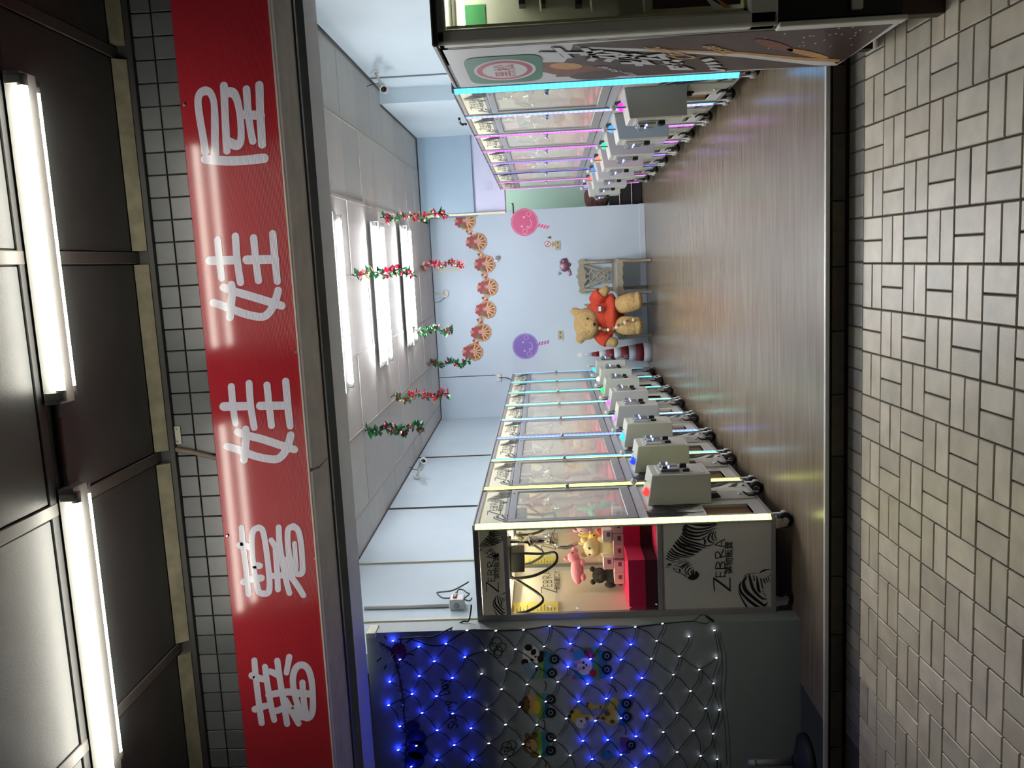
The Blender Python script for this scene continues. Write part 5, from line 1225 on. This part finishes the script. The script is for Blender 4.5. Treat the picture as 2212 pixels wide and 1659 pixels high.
bd2 = MB(); bd2.box(hc.x-.028, hc.y-.012, hc.z+.0, hc.x+.028, hc.y-.008, hc.z+.03); bd2.build('badge_label', m_vwhite, bear)
bc = [(443,1000,'w'),(482,1012,'r'),(515,1022,'g'),(553,1020,'w'),(597,1008,'r'),(630,1002,'g'),(658,990,'w'),(692,960,'r'),(733,945,'g'),(765,930,'w'),(803,907,'r'),(838,893,'g'),(870,893,'w')]
bcm = {'w': M('cream button', (226,220,200), .4), 'r': M('brown red button', (130,56,44), .4), 'g': M('olive button', (118,120,70), .4)}
for k, (x, y_, c) in enumerate(bc):
    dy = -.20-.02*math.sin(k*.6) if k < 5 else (-.24-.06*min(1,(k-4)/2) if k < 7 else -.455)
    q = bp(x, y_, dy); MB().lathe(q, (0,-1,.1), [(.016,-.004),(.019,0),(.019,.005),(.014,.007)], 12).build('button', bcm[c], bear)

# ================================================================ CHRISTMAS CONE TREE AND BACK CORNER
q0 = onZ(1401, 764, 0); tr = thing('cone_tree', 'slim red and white striped christmas cone tree with silver star, left of the bear', 'christmas tree', (q0.x+.05, 11.14, 0))
zt_ = onY(1262, 756, 11.14).z; m_wt = M('white felt', (206,206,214), .9, bump=.4, bscale=120); m_rt = M('dark red tinsel', (122,28,40), .6, noise=.3, nscale=60, bump=.5, bscale=160)
segs = 9
for k in range(segs):
    f0_, f1v = k/segs, (k+1)/segs
    MB().lathe((0,0,0), (0,0,1), [(.125*(1-f0_)+.008, zt_*f0_),(.125*(1-f1v)+.010, zt_*f1v-.002)], 20).build('band', m_rt if k in (1,3,5,7) else m_wt, tr, label='dark red band' if k in (1,3,5,7) else 'white band')
star = MB(); star.prism([(.055*math.cos(PI/2+k*PI/5)*(1 if k % 2 == 0 else .38), -.006, zt_+.06+.055*math.sin(PI/2+k*PI/5)*(1 if k % 2 == 0 else .38)) for k in range(10)], (0,.012,0)); star.build('star', m_vwhite, tr)
for (zz, xx, r_) in ((.42,.03,.035),(.33,-.04,.04),(.60,.02,.022),(.52,-.01,.02)):
    fl_s = MB(); yq = -(.125*(1-zz/zt_)+.018)
    for k in range(6): a = k*PI/3; fl_s.prism([(xx+math.cos(a+d)*rr, yq, zz+math.sin(a+d)*rr) for d, rr in ((-.3,r_*.3),(0,r_),(.3,r_*.3))], (0,-.004,0))
    fl_s.build('snowflake', m_vwhite, tr)
q0 = onZ(1404, 797, 0); bg = thing('holdall_bag', 'dark red holdall bag on the floor past the end of the left row', 'bag', (q0.x-.10, 10.93, 0))
MB().ball((0,0,.12), (.17,.12,.12), 16, 10).box(-.15,-.1,0,.15,.1,.1).build('bag_body', M('dark red cloth', (92,28,36), .8, bump=.3, bscale=60), bg)
MB().tube(catmull([(-.09,-.1,.15),(-.06,-.12,.27),(.06,-.12,.27),(.09,-.1,.15)], 5), .012, 8).build('handle', m_ink, bg)
MB().ball((-.10,-.06,.24), (.05,.05,.05), 10, 8).build('black_pocket', m_rubber, bg)
MB().box(-.02,-.125,.16,.05,-.115,.23).build('blue_tag', M('glowing blue tag', (60,80,255), .4, emit=(50,60,255), es=1.0), bg)
# passage on the right: cushion, black bin, brown carton
px = 1.02
cu_ = thing('patchwork_cushion', 'dark patchwork cushion standing in the passage behind the right row', 'cushion', (.80, 11.75, .432))
MB().ball((0,0,.16), (.20,.09,.17), 18, 12).build('cushion_body', M('patchwork cloth', (104,72,66), .9, noise=.7, nscale=14), cu_)
bn = thing('black_crate', 'black crate with a chrome bar in the passage under the cushion', 'crate', (.86, 11.75, 0))
MB().box(-.24,-.16,.0,.26,.16,.42).build('crate_body', m_vblack, bn, bevel=.01); MB().cyl((-.2,-.18,.14),(.2,-.18,.14),.008,8).cyl((-.2,-.18,.30),(.2,-.18,.30),.008,8).box(-.2,-.182,.13,-.185,-.158,.31).box(.185,-.182,.13,.2,-.158,.31).build('chrome_bar', m_chrome, bn)
ct = thing('brown_carton', 'small brown carton on the floor of the passage beside the back wall edge', 'carton', (.74, 11.62, .74)) if False else None
gb = thing('silver_canister', 'silver canister in the passage behind the last right row machine', 'canister', (1.28, 11.3, 0)); MB().lathe((0,0,0),(0,0,1),[(.08,0),(.09,.01),(.09,.22),(.05,.25),(.03,.3)],18).build('canister_body', M('dull silver', (120,122,120), .35, metal=.7), gb)
pt = thing('potted_plant', 'small dark leafy plant in the passage beside the silver canister', 'plant', (1.30, 11.55, 0)); MB().lathe((0,0,0),(0,0,1),[(.08,0),(.11,.2),(.1,.2)],14).build('pot', m_dkmetal, pt)
pf = MB()
for k in range(40):
    a = R0.uniform(0,6.28); d = Vector((math.cos(a)*.5, math.sin(a)*.5, R0.uniform(.3,1))).normalized()*R0.uniform(.12,.25); s_ = d.orthogonal().normalized()*.02; c = Vector((0,0,.18)); pf.add([c, c+d*.5+s_, c+d, c+d*.5-s_], [(0,1,2,3)])
pf.build('leaves', M('olive leaf', (70,76,40), .6), pt, kind='stuff')

# ================================================================ PRIZES INSIDE THE MACHINES
m_clear = M('white prize carton', (236,222,220), .3); 
def mloc(o, x, y, z):
    a = o.rotation_euler.z; return Vector(o.location)+Vector((x*math.cos(a)-y*math.sin(a), x*math.sin(a)+y*math.cos(a), z))
def plush_mesh(kind):
    if kind == 'bunny': return MB().ball((0,0,.07),(.06,.055,.07)).ball((0,-.0,.17),(.055,.05,.05)).ball((-.03,0,.24),(.016,.012,.05)).ball((.03,0,.24),(.016,.012,.05)).ball((-.045,-.03,.03),(.03,.04,.03)).ball((.045,-.03,.03),(.03,.04,.03)).ball((-.06,-.02,.09),(.025,.03,.04)).ball((.06,-.02,.09),(.025,.03,.04))
    if kind == 'round': return MB().ball((0,0,.08),(.10,.08,.08)).ball((-.07,0,.15),(.028,.02,.03)).ball((.07,0,.15),(.028,.02,.03)).ball((-.05,-.05,.02),(.03,.03,.02)).ball((.05,-.05,.02),(.03,.03,.02))
    if kind == 'long': return MB().ball((0,0,.05),(.11,.05,.05)).ball((.10,0,.075),(.05,.045,.045)).ball((.15,-.0,.06),(.03,.025,.025)).ball((.09,.03,.115),(.02,.012,.03)).ball((-.06,-.04,.015),(.03,.02,.02)).ball((.05,-.04,.015),(.03,.02,.02))
    return MB().ball((0,0,.075),(.07,.06,.075)).ball((0,-.005,.18),(.062,.055,.055)).ball((-.05,0,.23),(.022,.014,.022)).ball((.05,0,.23),(.022,.014,.022)).ball((0,-.055,.17),(.026,.02,.02)).ball((-.07,-.02,.10),(.024,.026,.045)).ball((.07,-.02,.10),(.024,.026,.045)).ball((-.04,-.05,.027),(.03,.045,.025)).ball((.04,-.05,.027),(.03,.045,.025))
PM = {}
EYE = {'bunny':[(-.022,-.047,.18),(.022,-.047,.18)],'round':[(-.035,-.068,.11),(.035,-.068,.11)],'long':[(.125,-.035,.09),(.13,.02,.09)],'bear':[(-.022,-.052,.195),(.022,-.052,.195)]}
def plush(label, kind, colr, loc, rz_, tilt=0, sc_=1):
    t = thing('plush_toy', label, 'plush toy', loc, rz_, 'soft toys inside the claw machines'); t.rotation_euler = (tilt, 0, rz_); t.scale = (sc_,)*3
    if kind not in PM: PM[kind] = plush_mesh(kind).mesh('toy_body', m_fur)
    me = PM[kind].copy(); me.materials[0] = M('plush %d %d %d' % colr, colr, .95, bump=.4, bscale=150)
    ob('toy_body', me, t)
    for c in EYE[kind]:
        MB().ball(c, .007, 6, 5).build('eye', m_ink, t)
    return t
def carton(label, loc, rz_, group='little prize cartons in the nearest left machine', w=.085, h=.06, d=.09):
    t = thing('prize_carton', label, 'carton', loc, rz_, group)
    MB().box(-w/2,-d/2,0,w/2,d/2,h).build('carton_body', m_clear, t, bevel=.002)
    MB().box(-w*.05,-d/2-.0012,h*.25,w*.32,-d/2,h*.6).build('printed_window', M('carton print', (116,104,128), .4), t)
    return t
L0 = machines['L'][0]; DZ = .926
TOY = [('bear',(236,222,178),(-.32,.455,DZ),'cream bear plush toy leaning in the middle of the nearest left machine',-.2,-.1,1.0),
 ('round',(232,120,120),(-.15,.455,DZ),'round coral red plush toy at the front of the nearest left machine',.2,0,.85),
 ('bunny',(140,206,176),(-.13,.585,DZ),'mint green rabbit plush toy by the front glass of the nearest left machine',0,0,.9),
 ('long',(240,150,170),(-.45,.44,DZ+.24),'long pink plush toy lying on others at the back of the nearest left machine',.5,.25,.8),
 ('bear',(62,60,58),(-.48,.42,DZ),'charcoal bear plush toy in the nearest left machine',.1,0,.8),
 ('round',(120,190,160),(-.47,.575,DZ),'sea green round plush toy at the back of the nearest left machine',0,0,.7),
 ('bear',(206,206,210),(-.14,.675,DZ),'pale grey bear plush toy behind the front pane of the nearest left machine',.0,0,.75),
 ('bunny',(238,200,96),(-.30,.585,DZ),'yellow rabbit plush toy among the pale ones in the nearest left machine',.3,0,.9),
 ('round',(226,190,200),(-.15,.44,DZ+.17),'pale pink round plush toy on the others in the nearest left machine',-.4,0,.7),
 ('bear',(238,226,190),(-.32,.69,DZ),'ivory bear plush toy at the far end of the nearest left machine',.2,0,.6)]
for kind, c, l, lab, r_, tl, sc_ in TOY: plush(lab, kind, c, mloc(L0, *l), r_+PI/2*0, tl, sc_)
pos = 'front front front middle middle rear rear rear'.split()
names = ['nearest the front pane','second from the front pane','third from the front pane','fourth from the front pane','fifth from the front pane','sixth from the front pane']
for k in range(6):
    carton('little white prize carton at the deck edge of the nearest left machine, %s' % ['frontmost','second','third','fourth','fifth','rearmost'][k], mloc(L0, -.06-.078*k, .325+.01*(k % 2), DZ), R0.uniform(-.15,.15), w=.072)
for k in range(2):
    carton('little white prize carton stacked on others in the nearest left machine, %s one' % ['front','rear'][k], mloc(L0, -.19-.17*k, .33, DZ+.063), .1, w=.072)
BAGC = [(186,150,150),(196,190,186),(212,178,110),(184,136,80),(196,182,150),(150,150,120),(200,170,190)]
for i in range(1, 8):
    o = machines['L'][i]; c = BAGC[i-1]
    t = thing('prize_bag', 'wrapped prize bag inside the %s claw machine of the left row' % ORD[i], 'prize bag', mloc(o, -.33, .40, DZ), .15*i, 'wrapped prizes inside the claw machines')
    MB().hexa([(-.09,-.07,0),(.09,-.07,0),(.09,.07,0),(-.09,.07,0),(-.075,-.03,.26),(.075,-.03,.26),(.075,.03,.26),(-.075,.03,.26)]).build('bag_body', M('bag %d' % i, c, .5, noise=.3, nscale=18, bump=.5, bscale=30), t, bevel=.012, seg=2)
    MB().hexa([(-.075,-.03,.258),(.075,-.03,.258),(.075,.03,.258),(-.075,.03,.258),(-.09,-.01,.30),(.09,-.01,.30),(.09,.01,.30),(-.09,.01,.30)]).build('bag_top', M('bag %d' % i, c, .5), t)
    if i < 5: plush('%s plush toy beside the prize bag in the %s machine of the left row' % (['brown','grey','beige','tan'][i-1], ORD[i]), ['bear','round','bear','bunny'][i-1], [(150,100,84),(150,148,146),(200,176,140),(180,140,90)][i-1], mloc(o, -.2, .60, DZ), .4, 0, .9)
for i in range(7):
    o = machines['R'][i]; c = [(150,110,90),(210,206,200),(170,150,100),(220,170,160),(206,110,120),(150,160,140),(190,190,190)][i]
    plush('%s plush toy inside the %s claw machine of the right row' % (['brown','white','olive','peach','rose','sage','grey'][i], ORD[i]), ['bear','bunny','round','bear','round','bear','bunny'][i], c, mloc(o, -.21, .42, DZ), PI/2, 0, 1.0)
    t = thing('prize_pouch', 'soft prize pouch beside the toy in the %s claw machine of the right row' % ORD[i], 'prize pouch', mloc(o, -.33, .60, DZ), 1.2, 'soft pouches inside the right row machines')
    MB().ball((0,0,.09), (.08,.05,.09), 12, 8).build('pouch_body', M('pouch %d' % i, [(226,214,206),(190,60,70),(214,196,150),(226,226,220),(206,60,80),(210,150,140),(200,200,190)][i], .6, bump=.4, bscale=40), t)
    MB().lathe((0,0,.165), (0,0,1), [(.03,0),(.018,.02),(.045,.05)], 10).build('pouch_neck', m_clear, t)
for i, c in ((0,(228,218,180)),(1,(226,190,190)),(4,(206,60,90))):
    o = machines['R'][i]; fnp = lambda y, z: mloc(o, -MD+.014, y, z)
    t = MB(); t.poly([mloc(o,-.0175,.16,1.44), mloc(o,-.0175,.40,1.44), mloc(o,-.0175,.40,1.54), mloc(o,-.0175,.16,1.54)])
    tag(t.build('window_notice', M('notice %d' % i, c, .6)), '%s paper notice behind the pane of the %s right row machine' % ({0:'cream',1:'pink',4:'crimson'}[i], ORD[i]), 'notice')
